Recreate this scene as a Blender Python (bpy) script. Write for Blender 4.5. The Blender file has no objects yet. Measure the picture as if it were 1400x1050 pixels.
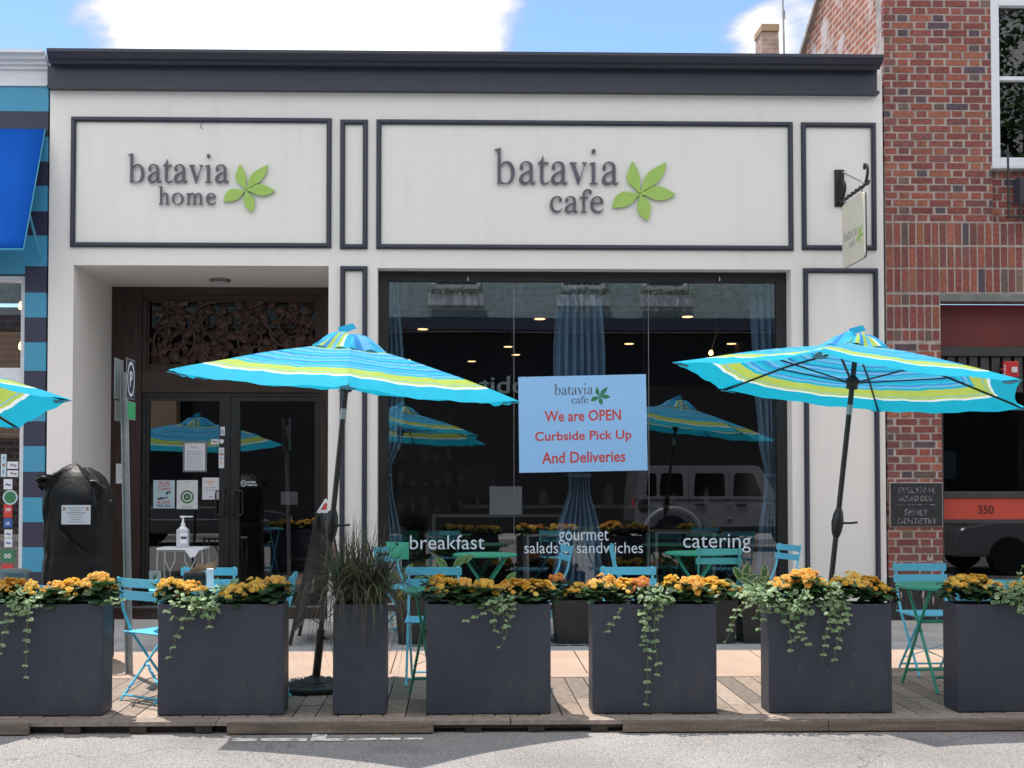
import bpy, bmesh, math, random
from mathutils import Vector, Matrix, Euler
random.seed(7)
C = bpy.context.scene.collection
PI = math.pi
R = math.radians
scene = bpy.context.scene

# ------------------------------------------------------------------ camera
FPX, PPX, PPY, D, H = 1600.0, 658.0, 615.0, 11.85, 1.46
YAW, PITCH = R(1.2), R(1.55)
cam_d = bpy.data.cameras.new('camera')
cam = bpy.data.objects.new('camera', cam_d)
C.objects.link(cam)
cam.location = (0, -D, H)
cam.rotation_euler = (PI / 2 + PITCH, 0, -YAW)
cam_d.sensor_fit = 'HORIZONTAL'
cam_d.sensor_width = 36
cam_d.lens = 36 * FPX / 1400
cam_d.shift_x = (700 - PPX) / 1400
cam_d.shift_y = (PPY - 525) / 1400
cam_d.clip_start = 0.05
cam_d.clip_end = 2000
scene.camera = cam
CR = Euler(cam.rotation_euler).to_matrix()


def ray(px, py):
    return CR @ Vector(((px - PPX) / FPX, -(py - PPY) / FPX, -1))


def P(px, py, Y=0.0):
    """world point seen at photo pixel (px, py) standing on the plane y = Y"""
    d = ray(px, py)
    t = (Y + D) / d.y
    return Vector((0, -D, H)) + d * t


def fx(px, py=500, Y=0.0):
    return P(px, py, Y).x


def fz(py, px=660, Y=0.0):
    return P(px, py, Y).z


# ------------------------------------------------------------------ helpers
def tag(o, label=None, cat=None, group=None, kind=None):
    if label: o['label'] = label
    if cat: o['category'] = cat
    if group: o['group'] = group
    if kind: o['kind'] = kind
    return o


def thing(name, label, cat, loc=(0, 0, 0), rz=0, group=None):
    o = bpy.data.objects.new(name, None)
    o.empty_display_size = .1
    C.objects.link(o)
    o.location = loc
    o.rotation_euler = (0, 0, rz)
    return tag(o, label, cat, group)


def wloc(o):
    v = Vector((0, 0, 0))
    while o is not None:
        v = v + o.location
        o = o.parent
    return v


def copy_tree(o, parent=None):
    c = o.copy()
    C.objects.link(c)
    c.parent = parent
    for ch in list(o.children):
        copy_tree(ch, c)
    return c


def text_data(s, bold=0.0, extrude=0.5):
    cu = bpy.data.curves.new('t', 'FONT')
    cu.body = s
    cu.size = 1
    cu.offset = bold
    cu.extrude = extrude
    cu.resolution_u = 3
    return curve_to_data(cu)


def curve_to_data(cu):
    ob = bpy.data.objects.new('t', cu)
    C.objects.link(ob)
    dg = bpy.context.evaluated_depsgraph_get()
    me = bpy.data.meshes.new_from_object(ob.evaluated_get(dg))
    vs = [v.co.copy() for v in me.vertices]
    fs = [list(p.vertices) for p in me.polygons]
    bpy.data.objects.remove(ob)
    bpy.data.curves.remove(cu)
    bpy.data.meshes.remove(me)
    return vs, fs


class MB:
    def __init__(s):
        s.v, s.f, s.c, s.uv = [], [], {}, {}

    def face(s, idx, col=None, uv=None):
        if col is not None: s.c[len(s.f)] = col
        if uv is not None: s.uv[len(s.f)] = uv
        s.f.append(list(idx))

    def poly(s, pts, col=None, uv=None):
        n = len(s.v)
        s.v += [Vector(p) for p in pts]
        s.face(range(n, n + len(pts)), col, uv)

    def box(s, x0, x1, y0, y1, z0, z1, col=None):
        if x0 > x1: x0, x1 = x1, x0
        if y0 > y1: y0, y1 = y1, y0
        if z0 > z1: z0, z1 = z1, z0
        n = len(s.v)
        s.v += [Vector(p) for p in ((x0, y0, z0), (x1, y0, z0), (x1, y1, z0), (x0, y1, z0),
                                    (x0, y0, z1), (x1, y0, z1), (x1, y1, z1), (x0, y1, z1))]
        for q in ((0, 3, 2, 1), (4, 5, 6, 7), (0, 1, 5, 4), (1, 2, 6, 5), (2, 3, 7, 6), (3, 0, 4, 7)):
            s.face([n + i for i in q], col)

    def obox(s, c, size, rot, col=None):
        """box of a size, rotated by a matrix, centred on c"""
        n = len(s.v)
        x, y, z = size[0] / 2, size[1] / 2, size[2] / 2
        c = Vector(c)
        s.v += [c + rot @ Vector(p) for p in ((-x, -y, -z), (x, -y, -z), (x, y, -z), (-x, y, -z),
                                              (-x, -y, z), (x, -y, z), (x, y, z), (-x, y, z))]
        for q in ((0, 3, 2, 1), (4, 5, 6, 7), (0, 1, 5, 4), (1, 2, 6, 5), (2, 3, 7, 6), (3, 0, 4, 7)):
            s.face([n + i for i in q], col)

    def bar(s, a, b, w, t, up=(0, 0, 1)):
        """flat bar from a to b, w across, t thick"""
        a, b = Vector(a), Vector(b)
        d = (b - a)
        L = d.length
        d.normalize()
        x = d.cross(Vector(up))
        if x.length < 1e-4: x = Vector((1, 0, 0))
        x.normalize()
        y = x.cross(d)
        m = Matrix((x, d, y)).transposed()
        s.obox((a + b) / 2, (w, L, t), m)

    def tube(s, pts, r, n=8, cap=True, col=None):
        pts = [Vector(p) for p in pts]
        rr = r if isinstance(r, (list, tuple)) else [r] * len(pts)
        base = len(s.v)
        prev = None
        for i, p in enumerate(pts):
            if i == 0: d = pts[1] - p
            elif i == len(pts) - 1: d = p - pts[i - 1]
            else: d = (pts[i + 1] - p).normalized() + (p - pts[i - 1]).normalized()
            if d.length < 1e-9: d = Vector((0, 0, 1))
            d.normalize()
            if prev is None:
                u = d.cross(Vector((0, 0, 1)))
                if u.length < .05: u = d.cross(Vector((1, 0, 0)))
            else:
                u = prev - d * prev.dot(d)
            u.normalize()
            prev = u
            w = d.cross(u)
            for k in range(n):
                a = 2 * PI * k / n
                s.v.append(p + (u * math.cos(a) + w * math.sin(a)) * rr[i])
        for i in range(len(pts) - 1):
            for k in range(n):
                a, b = base + i * n + k, base + i * n + (k + 1) % n
                s.face((a, b, b + n, a + n), col)
        if cap:
            s.face([base + k for k in range(n)][::-1], col)
            e = base + (len(pts) - 1) * n
            s.face([e + k for k in range(n)], col)

    def lathe(s, prof, c=(0, 0, 0), n=24, m=None, col=None):
        c = Vector(c)
        base = len(s.v)
        for r, z in prof:
            for k in range(n):
                a = 2 * PI * k / n
                p = Vector((r * math.cos(a), r * math.sin(a), z))
                if m is not None: p = m @ p
                s.v.append(c + p)
        for i in range(len(prof) - 1):
            for k in range(n):
                a, b = base + i * n + k, base + i * n + (k + 1) % n
                s.face((a, b, b + n, a + n), col)
        if prof[0][0] > 1e-5: s.face([base + k for k in range(n)][::-1], col)
        if prof[-1][0] > 1e-5: s.face([base + (len(prof) - 1) * n + k for k in range(n)], col)

    def prism(s, pts, ext):
        """closed outline pts (3-D) swept by vector ext"""
        n = len(s.v)
        k = len(pts)
        ext = Vector(ext)
        s.v += [Vector(p) for p in pts] + [Vector(p) + ext for p in pts]
        s.face(list(range(n, n + k))[::-1])
        s.face(range(n + k, n + 2 * k))
        for i in range(k):
            j = (i + 1) % k
            s.face((n + i, n + j, n + k + j, n + k + i))

    def data(s, vs, fs, fn, col=None):
        n = len(s.v)
        s.v += [fn(v) for v in vs]
        for f in fs: s.face([n + i for i in f], col)

    def text(s, txt, o, ux, uz, W, Hh, nrm, t=.002, bold=0.0):
        vs, fs = text_data(txt, bold)
        if not vs: return
        x0, x1 = min(v.x for v in vs), max(v.x for v in vs)
        y0, y1 = min(v.y for v in vs), max(v.y for v in vs)
        o, ux, uz, nrm = Vector(o), Vector(ux), Vector(uz), Vector(nrm)
        if W is None: W = (x1 - x0) / (y1 - y0) * Hh
        s.data(vs, fs, lambda v: o + ux * ((v.x - x0) / (x1 - x0) * W) + uz * ((v.y - y0) / (y1 - y0) * Hh) + nrm * ((v.z + .5) * t))

    def build(s, name, mat, parent=None, smooth=False, bevel=0, local=False, merge=False, segs=2):
        me = bpy.data.meshes.new(name)
        off = Vector((0, 0, 0)) if (local or parent is None) else wloc(parent)
        me.from_pydata([tuple(v - off) for v in s.v], [], s.f)
        if s.c:
            ca = me.color_attributes.new('Col', 'FLOAT_COLOR', 'CORNER')
            for p in me.polygons:
                col = s.c.get(p.index, (1, 1, 1))
                for j, li in enumerate(p.loop_indices):
                    q = col[j] if isinstance(col[0], (tuple, list)) else col
                    ca.data[li].color = (q[0], q[1], q[2], 1)
        if s.uv:
            ul = me.uv_layers.new(name='UVMap')
            for p in me.polygons:
                u = s.uv.get(p.index)
                if u:
                    for j, li in enumerate(p.loop_indices): ul.data[li].uv = u[j]
        bm = bmesh.new()
        bm.from_mesh(me)
        if merge: bmesh.ops.remove_doubles(bm, verts=bm.verts, dist=1e-4)
        if not s.uv and not s.c: bmesh.ops.recalc_face_normals(bm, faces=bm.faces)
        if bevel:
            es = [e for e in bm.edges if len(e.link_faces) == 2 and e.calc_face_angle(0) > .6]
            bmesh.ops.bevel(bm, geom=es, offset=bevel, segments=segs, affect='EDGES', profile=.6, clamp_overlap=True)
        if smooth:
            for f in bm.faces: f.smooth = True
            for e in bm.edges:
                if len(e.link_faces) == 2 and e.calc_face_angle(0) > .7: e.smooth = False
        bm.to_mesh(me)
        bm.free()
        o = bpy.data.objects.new(name, me)
        C.objects.link(o)
        if parent is not None: o.parent = parent
        if mat is not None: me.materials.append(mat)
        return o


# ------------------------------------------------------------------ materials
def nodes(name):
    m = bpy.data.materials.new(name)
    m.use_nodes = True
    nt = m.node_tree
    return m, nt, nt.nodes['Principled BSDF'], nt.nodes['Material Output']


def N(nt, t, **kw):
    n = nt.nodes.new(t)
    for k, v in kw.items(): setattr(n, k, v)
    return n


def mk(name, c1, c2=None, scale=4.0, rough=.6, metal=0.0, bump=0.0, bscale=60.0, spec=.5, detail=6, stretch=None, rvar=.0, contrast=(.35, .65), fine=0.0, fscale=150.0, coat=0.0):
    m, nt, b, out = nodes(name)
    L = nt.links.new
    b.inputs['Roughness'].default_value = rough
    b.inputs['Metallic'].default_value = metal
    b.inputs['Specular IOR Level'].default_value = spec
    b.inputs['Coat Weight'].default_value = coat
    tc = N(nt, 'ShaderNodeTexCoord')
    vec = tc.outputs['Object']
    if stretch:
        mp = N(nt, 'ShaderNodeMapping')
        mp.inputs['Scale'].default_value = stretch
        L(vec, mp.inputs['Vector'])
        vec = mp.outputs[0]
    col = None
    if c2 is not None:
        no = N(nt, 'ShaderNodeTexNoise')
        no.inputs['Scale'].default_value = scale
        no.inputs['Detail'].default_value = detail
        L(vec, no.inputs['Vector'])
        mr = N(nt, 'ShaderNodeMapRange')
        mr.inputs[1].default_value, mr.inputs[2].default_value = contrast
        L(no.outputs['Fac'], mr.inputs[0])
        mx = N(nt, 'ShaderNodeMix', data_type='RGBA')
        L(mr.outputs[0], mx.inputs[0])
        mx.inputs[6].default_value = (*c1, 1)
        mx.inputs[7].default_value = (*c2, 1)
        col = mx.outputs[2]
        if rvar:
            m2 = N(nt, 'ShaderNodeMapRange')
            m2.inputs[3].default_value, m2.inputs[4].default_value = rough - rvar, rough + rvar
            L(no.outputs['Fac'], m2.inputs[0])
            L(m2.outputs[0], b.inputs['Roughness'])
    if fine:
        n2 = N(nt, 'ShaderNodeTexNoise')
        n2.inputs['Scale'].default_value = fscale
        n2.inputs['Detail'].default_value = 3
        L(tc.outputs['Object'], n2.inputs['Vector'])
        m3 = N(nt, 'ShaderNodeMapRange')
        m3.inputs[1].default_value, m3.inputs[2].default_value = .3, .7
        m3.inputs[3].default_value, m3.inputs[4].default_value = 1 - fine, 1 + fine
        L(n2.outputs['Fac'], m3.inputs[0])
        mm = N(nt, 'ShaderNodeMix', data_type='RGBA', blend_type='MULTIPLY')
        mm.inputs[0].default_value = 1
        if col is not None: L(col, mm.inputs[6])
        else: mm.inputs[6].default_value = (*c1, 1)
        L(m3.outputs[0], mm.inputs[7])
        col = mm.outputs[2]
    if col is not None: L(col, b.inputs['Base Color'])
    else: b.inputs['Base Color'].default_value = (*c1, 1)
    if bump:
        nb = N(nt, 'ShaderNodeTexNoise')
        nb.inputs['Scale'].default_value = bscale
        nb.inputs['Detail'].default_value = 4
        L(vec, nb.inputs['Vector'])
        bu = N(nt, 'ShaderNodeBump')
        bu.inputs['Strength'].default_value = bump
        bu.inputs['Distance'].default_value = .01
        L(nb.outputs['Fac'], bu.inputs['Height'])
        L(bu.outputs[0], b.inputs['Normal'])
    return m


def mk_col(name, rough=.6, bump=0.0, bscale=80, trans=0.0, mult=(1, 1, 1), fine=0.25, fscale=40, spec=.4):
    """colour from the mesh's own colour attribute (per brick, petal or leaf)"""
    m, nt, b, out = nodes(name)
    L = nt.links.new
    a = N(nt, 'ShaderNodeVertexColor', layer_name='Col')
    tc = N(nt, 'ShaderNodeTexCoord')
    no = N(nt, 'ShaderNodeTexNoise')
    no.inputs['Scale'].default_value = fscale
    no.inputs['Detail'].default_value = 5
    L(tc.outputs['Object'], no.inputs['Vector'])
    mr = N(nt, 'ShaderNodeMapRange')
    mr.inputs[1].default_value, mr.inputs[2].default_value = .3, .7
    mr.inputs[3].default_value, mr.inputs[4].default_value = 1 - fine, 1 + fine
    L(no.outputs['Fac'], mr.inputs[0])
    mm = N(nt, 'ShaderNodeMix', data_type='RGBA', blend_type='MULTIPLY')
    mm.inputs[0].default_value = 1
    L(a.outputs['Color'], mm.inputs[6])
    L(mr.outputs[0], mm.inputs[7])
    L(mm.outputs[2], b.inputs['Base Color'])
    b.inputs['Roughness'].default_value = rough
    b.inputs['Specular IOR Level'].default_value = spec
    if bump:
        bu = N(nt, 'ShaderNodeBump')
        bu.inputs['Strength'].default_value = bump
        bu.inputs['Distance'].default_value = .005
        nb = N(nt, 'ShaderNodeTexNoise')
        nb.inputs['Scale'].default_value = bscale
        L(tc.outputs['Object'], nb.inputs['Vector'])
        L(nb.outputs['Fac'], bu.inputs['Height'])
        L(bu.outputs[0], b.inputs['Normal'])
    if trans:
        tr = N(nt, 'ShaderNodeBsdfTranslucent')
        L(mm.outputs[2], tr.inputs['Color'])
        ms = N(nt, 'ShaderNodeMixShader')
        ms.inputs[0].default_value = trans
        L(b.outputs[0], ms.inputs[1])
        L(tr.outputs[0], ms.inputs[2])
        L(ms.outputs[0], out.inputs['Surface'])
    return m


def mk_glass(name, ior=1.55, tint=(.86, .9, .9), boost=1.0, wav=0.0):
    m, nt, b, out = nodes(name)
    nt.nodes.remove(b)
    L = nt.links.new
    fr = N(nt, 'ShaderNodeFresnel')
    ge = N(nt, 'ShaderNodeNewGeometry')
    io = N(nt, 'ShaderNodeMapRange')         # same reflectance from both sides of the thin pane
    io.inputs[3].default_value, io.inputs[4].default_value = ior, 1 / ior
    L(ge.outputs['Backfacing'], io.inputs[0])
    L(io.outputs[0], fr.inputs['IOR'])
    mu = N(nt, 'ShaderNodeMath', operation='MULTIPLY', use_clamp=True)
    mu.inputs[1].default_value = boost
    L(fr.outputs[0], mu.inputs[0])
    tr = N(nt, 'ShaderNodeBsdfTransparent')
    tr.inputs['Color'].default_value = (*tint, 1)
    gl = N(nt, 'ShaderNodeBsdfGlossy')
    gl.inputs['Roughness'].default_value = 0
    if wav:
        tc = N(nt, 'ShaderNodeTexCoord')
        nb = N(nt, 'ShaderNodeTexNoise')
        nb.inputs['Scale'].default_value = .9
        nb.inputs['Detail'].default_value = 1
        L(tc.outputs['Object'], nb.inputs['Vector'])
        bu = N(nt, 'ShaderNodeBump')
        bu.inputs['Strength'].default_value = wav
        bu.inputs['Distance'].default_value = .02
        L(nb.outputs['Fac'], bu.inputs['Height'])
        L(bu.outputs[0], gl.inputs['Normal'])
    ms = N(nt, 'ShaderNodeMixShader')
    L(mu.outputs[0], ms.inputs[0])
    L(tr.outputs[0], ms.inputs[1])
    L(gl.outputs[0], ms.inputs[2])
    L(ms.outputs[0], out.inputs['Surface'])
    return m


def mk_emit(name, col, st):
    m, nt, b, out = nodes(name)
    b.inputs['Base Color'].default_value = (*col, 1)
    b.inputs['Emission Color'].default_value = (*col, 1)
    b.inputs['Emission Strength'].default_value = st
    return m


def mk_brick(name, c1, c2, mortar, scale=1.0, bw=.21, rh=.068, ms=.012, axes='XZ', offset=.5, rough=.85, bump=.5, patch=None):
    m, nt, b, out = nodes(name)
    L = nt.links.new
    tc = N(nt, 'ShaderNodeTexCoord')
    sp = N(nt, 'ShaderNodeSeparateXYZ')
    L(tc.outputs['Object'], sp.inputs[0])
    cb = N(nt, 'ShaderNodeCombineXYZ')
    L(sp.outputs[axes[0]], cb.inputs[0])
    L(sp.outputs[axes[1]], cb.inputs[1])
    br = N(nt, 'ShaderNodeTexBrick', offset=offset)
    br.inputs['Scale'].default_value = scale
    br.inputs['Brick Width'].default_value = bw
    br.inputs['Row Height'].default_value = rh
    br.inputs['Mortar Size'].default_value = ms
    br.inputs['Mortar Smooth'].default_value = .2
    br.inputs['Color1'].default_value = (*c1, 1)
    br.inputs['Color2'].default_value = (*c2, 1)
    br.inputs['Mortar'].default_value = (*mortar, 1)
    L(cb.outputs[0], br.inputs['Vector'])
    no = N(nt, 'ShaderNodeTexNoise')
    no.inputs['Scale'].default_value = 6
    no.inputs['Detail'].default_value = 8
    L(tc.outputs['Object'], no.inputs['Vector'])
    mr = N(nt, 'ShaderNodeMapRange')
    mr.inputs[1].default_value, mr.inputs[2].default_value = .3, .7
    mr.inputs[3].default_value, mr.inputs[4].default_value = .7, 1.25
    L(no.outputs['Fac'], mr.inputs[0])
    mm = N(nt, 'ShaderNodeMix', data_type='RGBA', blend_type='MULTIPLY')
    mm.inputs[0].default_value = 1
    L(br.outputs['Color'], mm.inputs[6])
    L(mr.outputs[0], mm.inputs[7])
    col = mm.outputs[2]
    if patch:
        n2 = N(nt, 'ShaderNodeTexNoise')
        n2.inputs['Scale'].default_value = 2.2
        n2.inputs['Detail'].default_value = 6
        L(tc.outputs['Object'], n2.inputs['Vector'])
        m2 = N(nt, 'ShaderNodeMapRange')
        m2.inputs[1].default_value, m2.inputs[2].default_value = .56, .66
        L(n2.outputs['Fac'], m2.inputs[0])
        mx = N(nt, 'ShaderNodeMix', data_type='RGBA')
        L(m2.outputs[0], mx.inputs[0])
        L(col, mx.inputs[6])
        mx.inputs[7].default_value = (*patch, 1)
        col = mx.outputs[2]
    L(col, b.inputs['Base Color'])
    b.inputs['Roughness'].default_value = rough
    bu = N(nt, 'ShaderNodeBump')
    bu.inputs['Strength'].default_value = bump
    bu.inputs['Distance'].default_value = .008
    bu.invert = True
    L(br.outputs['Fac'], bu.inputs['Height'])
    L(bu.outputs[0], b.inputs['Normal'])
    return m


def mk_stripes(name, stops, uvaxis=1, trans=.35, rough=.75):
    """woven fabric with constant stripes along one UV axis"""
    m, nt, b, out = nodes(name)
    L = nt.links.new
    uv = N(nt, 'ShaderNodeUVMap', uv_map='UVMap')
    sp = N(nt, 'ShaderNodeSeparateXYZ')
    L(uv.outputs[0], sp.inputs[0])
    rp = N(nt, 'ShaderNodeValToRGB')
    rp.color_ramp.interpolation = 'CONSTANT'
    els = rp.color_ramp.elements
    els[0].position, els[0].color = stops[0][0], (*stops[0][1], 1)
    els[1].position, els[1].color = stops[1][0], (*stops[1][1], 1)
    for p, c in stops[2:]:
        e = els.new(p)
        e.color = (*c, 1)
    L(sp.outputs[uvaxis], rp.inputs[0])
    tc = N(nt, 'ShaderNodeTexCoord')
    no = N(nt, 'ShaderNodeTexNoise')
    no.inputs['Scale'].default_value = 14
    L(tc.outputs['Object'], no.inputs['Vector'])
    mr = N(nt, 'ShaderNodeMapRange')
    mr.inputs[3].default_value, mr.inputs[4].default_value = .88, 1.1
    L(no.outputs['Fac'], mr.inputs[0])
    mm = N(nt, 'ShaderNodeMix', data_type='RGBA', blend_type='MULTIPLY')
    mm.inputs[0].default_value = 1
    L(rp.outputs[0], mm.inputs[6])
    L(mr.outputs[0], mm.inputs[7])
    L(mm.outputs[2], b.inputs['Base Color'])
    b.inputs['Roughness'].default_value = rough
    b.inputs['Specular IOR Level'].default_value = .2
    nb = N(nt, 'ShaderNodeTexNoise')
    nb.inputs['Scale'].default_value = 5
    L(tc.outputs['Object'], nb.inputs['Vector'])
    bu = N(nt, 'ShaderNodeBump')
    bu.inputs['Strength'].default_value = .4
    bu.inputs['Distance'].default_value = .03
    L(nb.outputs['Fac'], bu.inputs['Height'])
    L(bu.outputs[0], b.inputs['Normal'])
    tr = N(nt, 'ShaderNodeBsdfTranslucent')
    L(mm.outputs[2], tr.inputs['Color'])
    ms = N(nt, 'ShaderNodeMixShader')
    ms.inputs[0].default_value = trans
    L(b.outputs[0], ms.inputs[1])
    L(tr.outputs[0], ms.inputs[2])
    L(ms.outputs[0], out.inputs['Surface'])
    return m


M = {}
M['cream'] = mk('cream_paint', (.805, .778, .757), (.785, .76, .74), .8, .6, bump=.012, bscale=30, fine=.012, fscale=14)
M['char'] = mk('charcoal_paint', (.034, .039, .062), (.039, .043, .066), 3, .42, bump=.03)
M['black'] = mk('black_metal', (.012, .012, .014), (.02, .019, .019), 12, .4, bump=.05)
M['pole'] = mk('bronze_pole', (.022, .018, .016), (.035, .03, .027), 12, .35)
M['planter'] = mk('planter_charcoal', (.031, .037, .058), (.04, .046, .068), 2.2, .5, bump=.06, bscale=25, fine=.1, fscale=45, rvar=.1)
M['planter_black'] = mk('planter_black', (.014, .014, .016), (.024, .024, .026), 5, .55, bump=.05)
M['soil'] = mk('soil', (.02, .014, .01), (.05, .035, .025), 40, .95, bump=.8, bscale=60)
M['wood_dark'] = mk('dark_stained_wood', (.055, .027, .021), (.028, .015, .012), 3, .4, bump=.12, bscale=10, stretch=(9, 9, 1), spec=.4)
M['wood_carved'] = mk('carved_wood', (.085, .046, .034), (.05, .028, .021), 6, .4, bump=.1)
M['wood_hdr'] = mk('dark_stained_wood_across', (.055, .027, .021), (.028, .015, .012), 3, .4, bump=.12, bscale=10, stretch=(1, 9, 9), spec=.4)
M['doorframe'] = mk('black_door_metal', (.01, .01, .012), (.016, .016, .018), 8, .38)
M['glass'] = mk_glass('window_glass', 1.6, (.96, .98, .98), boost=2.1, wav=.02)
M['glass_door'] = mk_glass('door_glass', 1.6, (.88, .9, .92), boost=1.9, wav=.02)
M['glass_dark'] = mk_glass('dark_glass', 1.6, (.35, .37, .4), boost=1.5, wav=.015)
M['curtain'] = mk('blue_grey_curtain', (.22, .36, .52), (.12, .22, .34), 4, .75, stretch=(6, 6, .5))
M['letter'] = mk('pewter_letter', (.1, .098, .125), (.12, .115, .14), 8, .45, metal=.2)
M['leafgreen'] = mk('emblem_green', (.36, .56, .12), (.33, .52, .11), 8, .5)
M['white'] = mk('white_paint', (.78, .78, .78), (.72, .72, .72), 5, .5)
M['whitevinyl'] = mk('white_vinyl', (.72, .8, .9), (.68, .78, .9), 5, .6)
M['red'] = mk('red_ink', (.55, .06, .05), None, rough=.6)
M['ink'] = mk('dark_ink', (.06, .055, .07), None, rough=.6)
M['inkgrey'] = mk('grey_ink', (.2, .2, .24), None, rough=.6)
M['orangeink'] = mk('orange_ink', (.7, .25, .06), None, rough=.6)
M['greenink'] = mk('green_ink', (.04, .2, .09), None, rough=.6)
M['blueink'] = mk('blue_ink', (.04, .12, .4), None, rough=.6)
M['paper'] = mk('paper', (.74, .76, .82), (.7, .73, .8), 6, .7)
M['paperblue'] = mk('pale_blue_paper', (.5, .66, .74), (.46, .62, .7), 6, .7)
M['poster_skytint'] = mk('sky_tinted_poster', (.30, .58, .95), (.29, .565, .94), 2, .6)  # white paper with the blue of reflected sky put into its colour
M['brick'] = mk_col('brick_faces', .85, .35, 70, fine=.3, fscale=30)
M['mortar'] = mk('mortar', (.46, .40, .37), (.31, .27, .25), 9, .9, bump=.5, bscale=120)
M['brickdark'] = mk('black_painted_brick', (.02, .02, .022), (.3, .28, .27), 9, .6, stretch=(6, 1, .7), contrast=(.62, .7))
M['brickside'] = mk_brick('weathered_side_brick', (.42, .15, .085), (.33, .11, .065), (.5, .4, .34), bw=.22, rh=.077, ms=.012, axes='YZ', patch=(.55, .48, .47))
M['chimney'] = mk_brick('pale_stack_brick', (.42, .27, .22), (.36, .23, .19), (.42, .34, .3), bw=.2, rh=.07, axes='XZ')
M['asphalt'] = mk('asphalt', (.225, .212, .21), (.30, .287, .284), .9, .9, bump=.8, bscale=140, fine=.6, fscale=110)
M['concrete'] = mk('sidewalk_concrete', (.34, .33, .33), (.42, .41, .405), 2.5, .85, bump=.15, bscale=80, fine=.12, fscale=90)
M['beige'] = mk('beige_concrete', (.38, .27, .21), (.43, .31, .245), 2.2, .85, bump=.15, bscale=80, fine=.1, fscale=90)
M['tile'] = mk_brick('vault_light_tiles', (.06, .09, .11), (.04, .06, .08), (.25, .26, .27), bw=.14, rh=.14, ms=.012, axes='XY', offset=0)
M['deck'] = mk_col('weathered_deck', .8, .3, 40, fine=.25, fscale=25)
M['joist'] = mk('dark_timber', (.05, .04, .033), (.03, .025, .02), 5, .9)
M['fascia'] = mk('weathered_timber', (.22, .175, .135), (.14, .11, .09), 5, .85, bump=.3, bscale=30, stretch=(.6, 8, 8), fine=.15, fscale=60)
M['chair'] = mk('turquoise_powder_coat', (.15, .60, .82), (.14, .575, .79), 8, .4, fine=.05, fscale=30)
M['teal'] = mk('teal_powder_coat', (.09, .46, .5), (.08, .44, .48), 8, .42)
M['tgreen'] = mk('green_powder_coat', (.045, .38, .25), (.04, .35, .23), 8, .4)
M['rivet'] = mk('rivet_metal', (.5, .52, .54), None, rough=.35, metal=.8)
M['bag'] = mk('black_plastic_bag', (.006, .006, .008), (.01, .01, .012), 5, .5, bump=.45, bscale=26, spec=.35)
M['steel'] = mk('galvanised_steel', (.42, .45, .46), (.34, .37, .38), 18, .42, metal=.6)
M['navy'] = mk('navy_paint', (.028, .03, .065), (.034, .036, .072), 4, .5)
M['turq'] = mk('turquoise_paint', (.05, .29, .47), (.06, .31, .49), 3, .5, bump=.03)
M['turqpale'] = mk('pale_turquoise_paint', (.05, .33, .46), (.045, .3, .43), 3, .5)
M['awning'] = mk('royal_blue_awning', (.006, .10, .50), (.005, .09, .45), 2, .8, bump=.1, bscale=6, spec=.12)
M['whitetrim'] = mk('white_trim', (.72, .75, .8), (.66, .69, .75), 4, .5, stretch=(1, 1, 6))
M['redpanel'] = mk('red_panel', (.5, .07, .045), (.46, .06, .04), 3, .4)
M['darkred'] = mk('dark_red_panel', (.15, .022, .022), (.12, .018, .019), 3, .5)
M['corr'] = mk('dark_corrugated', (.035, .035, .04), (.045, .045, .05), 5, .5)
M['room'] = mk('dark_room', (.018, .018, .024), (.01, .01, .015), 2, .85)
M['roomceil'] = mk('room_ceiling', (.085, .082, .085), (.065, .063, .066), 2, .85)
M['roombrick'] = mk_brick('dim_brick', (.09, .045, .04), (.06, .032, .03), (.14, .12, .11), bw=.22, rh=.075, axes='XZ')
M['lamp'] = mk_emit('warm_lamp', (1, .58, .28), 1.3)
M['bulb'] = mk_emit('amber_bulb', (1, .5, .12), 7)
M['ceramic'] = mk('pale_ceramic', (.6, .6, .62), None, rough=.3)
M['tin'] = mk('grey_tin', (.3, .3, .3), (.22, .22, .22), 8, .4, metal=.7)
M['pumpplastic'] = mk('white_plastic', (.78, .8, .86), None, rough=.3)
M['gel'] = mk('clear_gel_bottle', (.5, .54, .62), None, rough=.15, spec=.7)
M['leaf'] = mk_col('leaf_surface', .45, trans=.25, fine=.2, fscale=30)
M['petal'] = mk_col('petal_surface', .55, trans=.5, fine=.12, fscale=60)
M['stem'] = mk('green_stem', (.12, .2, .05), (.1, .16, .04), 20, .6)
M['bark'] = mk('bark', (.09, .07, .05), (.05, .04, .03), 12, .9, bump=.6, bscale=30)
M['chalk'] = mk('chalkboard', (.025, .04, .035), (.035, .05, .045), 6, .6)
M['boardback'] = mk('grey_hardboard', (.2, .19, .19), (.16, .15, .15), 3, .7)
M['pink'] = mk('pink_chalk', (.6, .25, .3), None, rough=.8)
M['chalkgreen'] = mk('green_chalk', (.05, .42, .16), None, rough=.8)
M['chalkyellow'] = mk('yellow_chalk', (.5, .45, .1), None, rough=.8)
M['placard'] = mk('emerald_plastic', (.02, .42, .27), (.02, .38, .25), 6, .35)
M['signcream'] = mk('cream_sign', (.72, .69, .58), (.68, .65, .55), 3, .5)
M['plaque'] = mk('slate_plaque', (.018, .02, .026), (.026, .028, .034), 10, .45, bump=.1)
M['plaquetext'] = mk('worn_silver_text', (.3, .31, .33), (.06, .06, .07), 30, .5, contrast=(.42, .56))
M['firered'] = mk('fire_alarm_red', (.5, .03, .03), None, rough=.35)
M['roadwhite'] = mk('worn_road_paint', (.8, .79, .76), (.3, .29, .285), 14, .85, bump=.4, bscale=150, contrast=(.45, .62))
M['tan'] = mk('kraft_paper', (.4, .26, .16), None, rough=.8)


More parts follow.
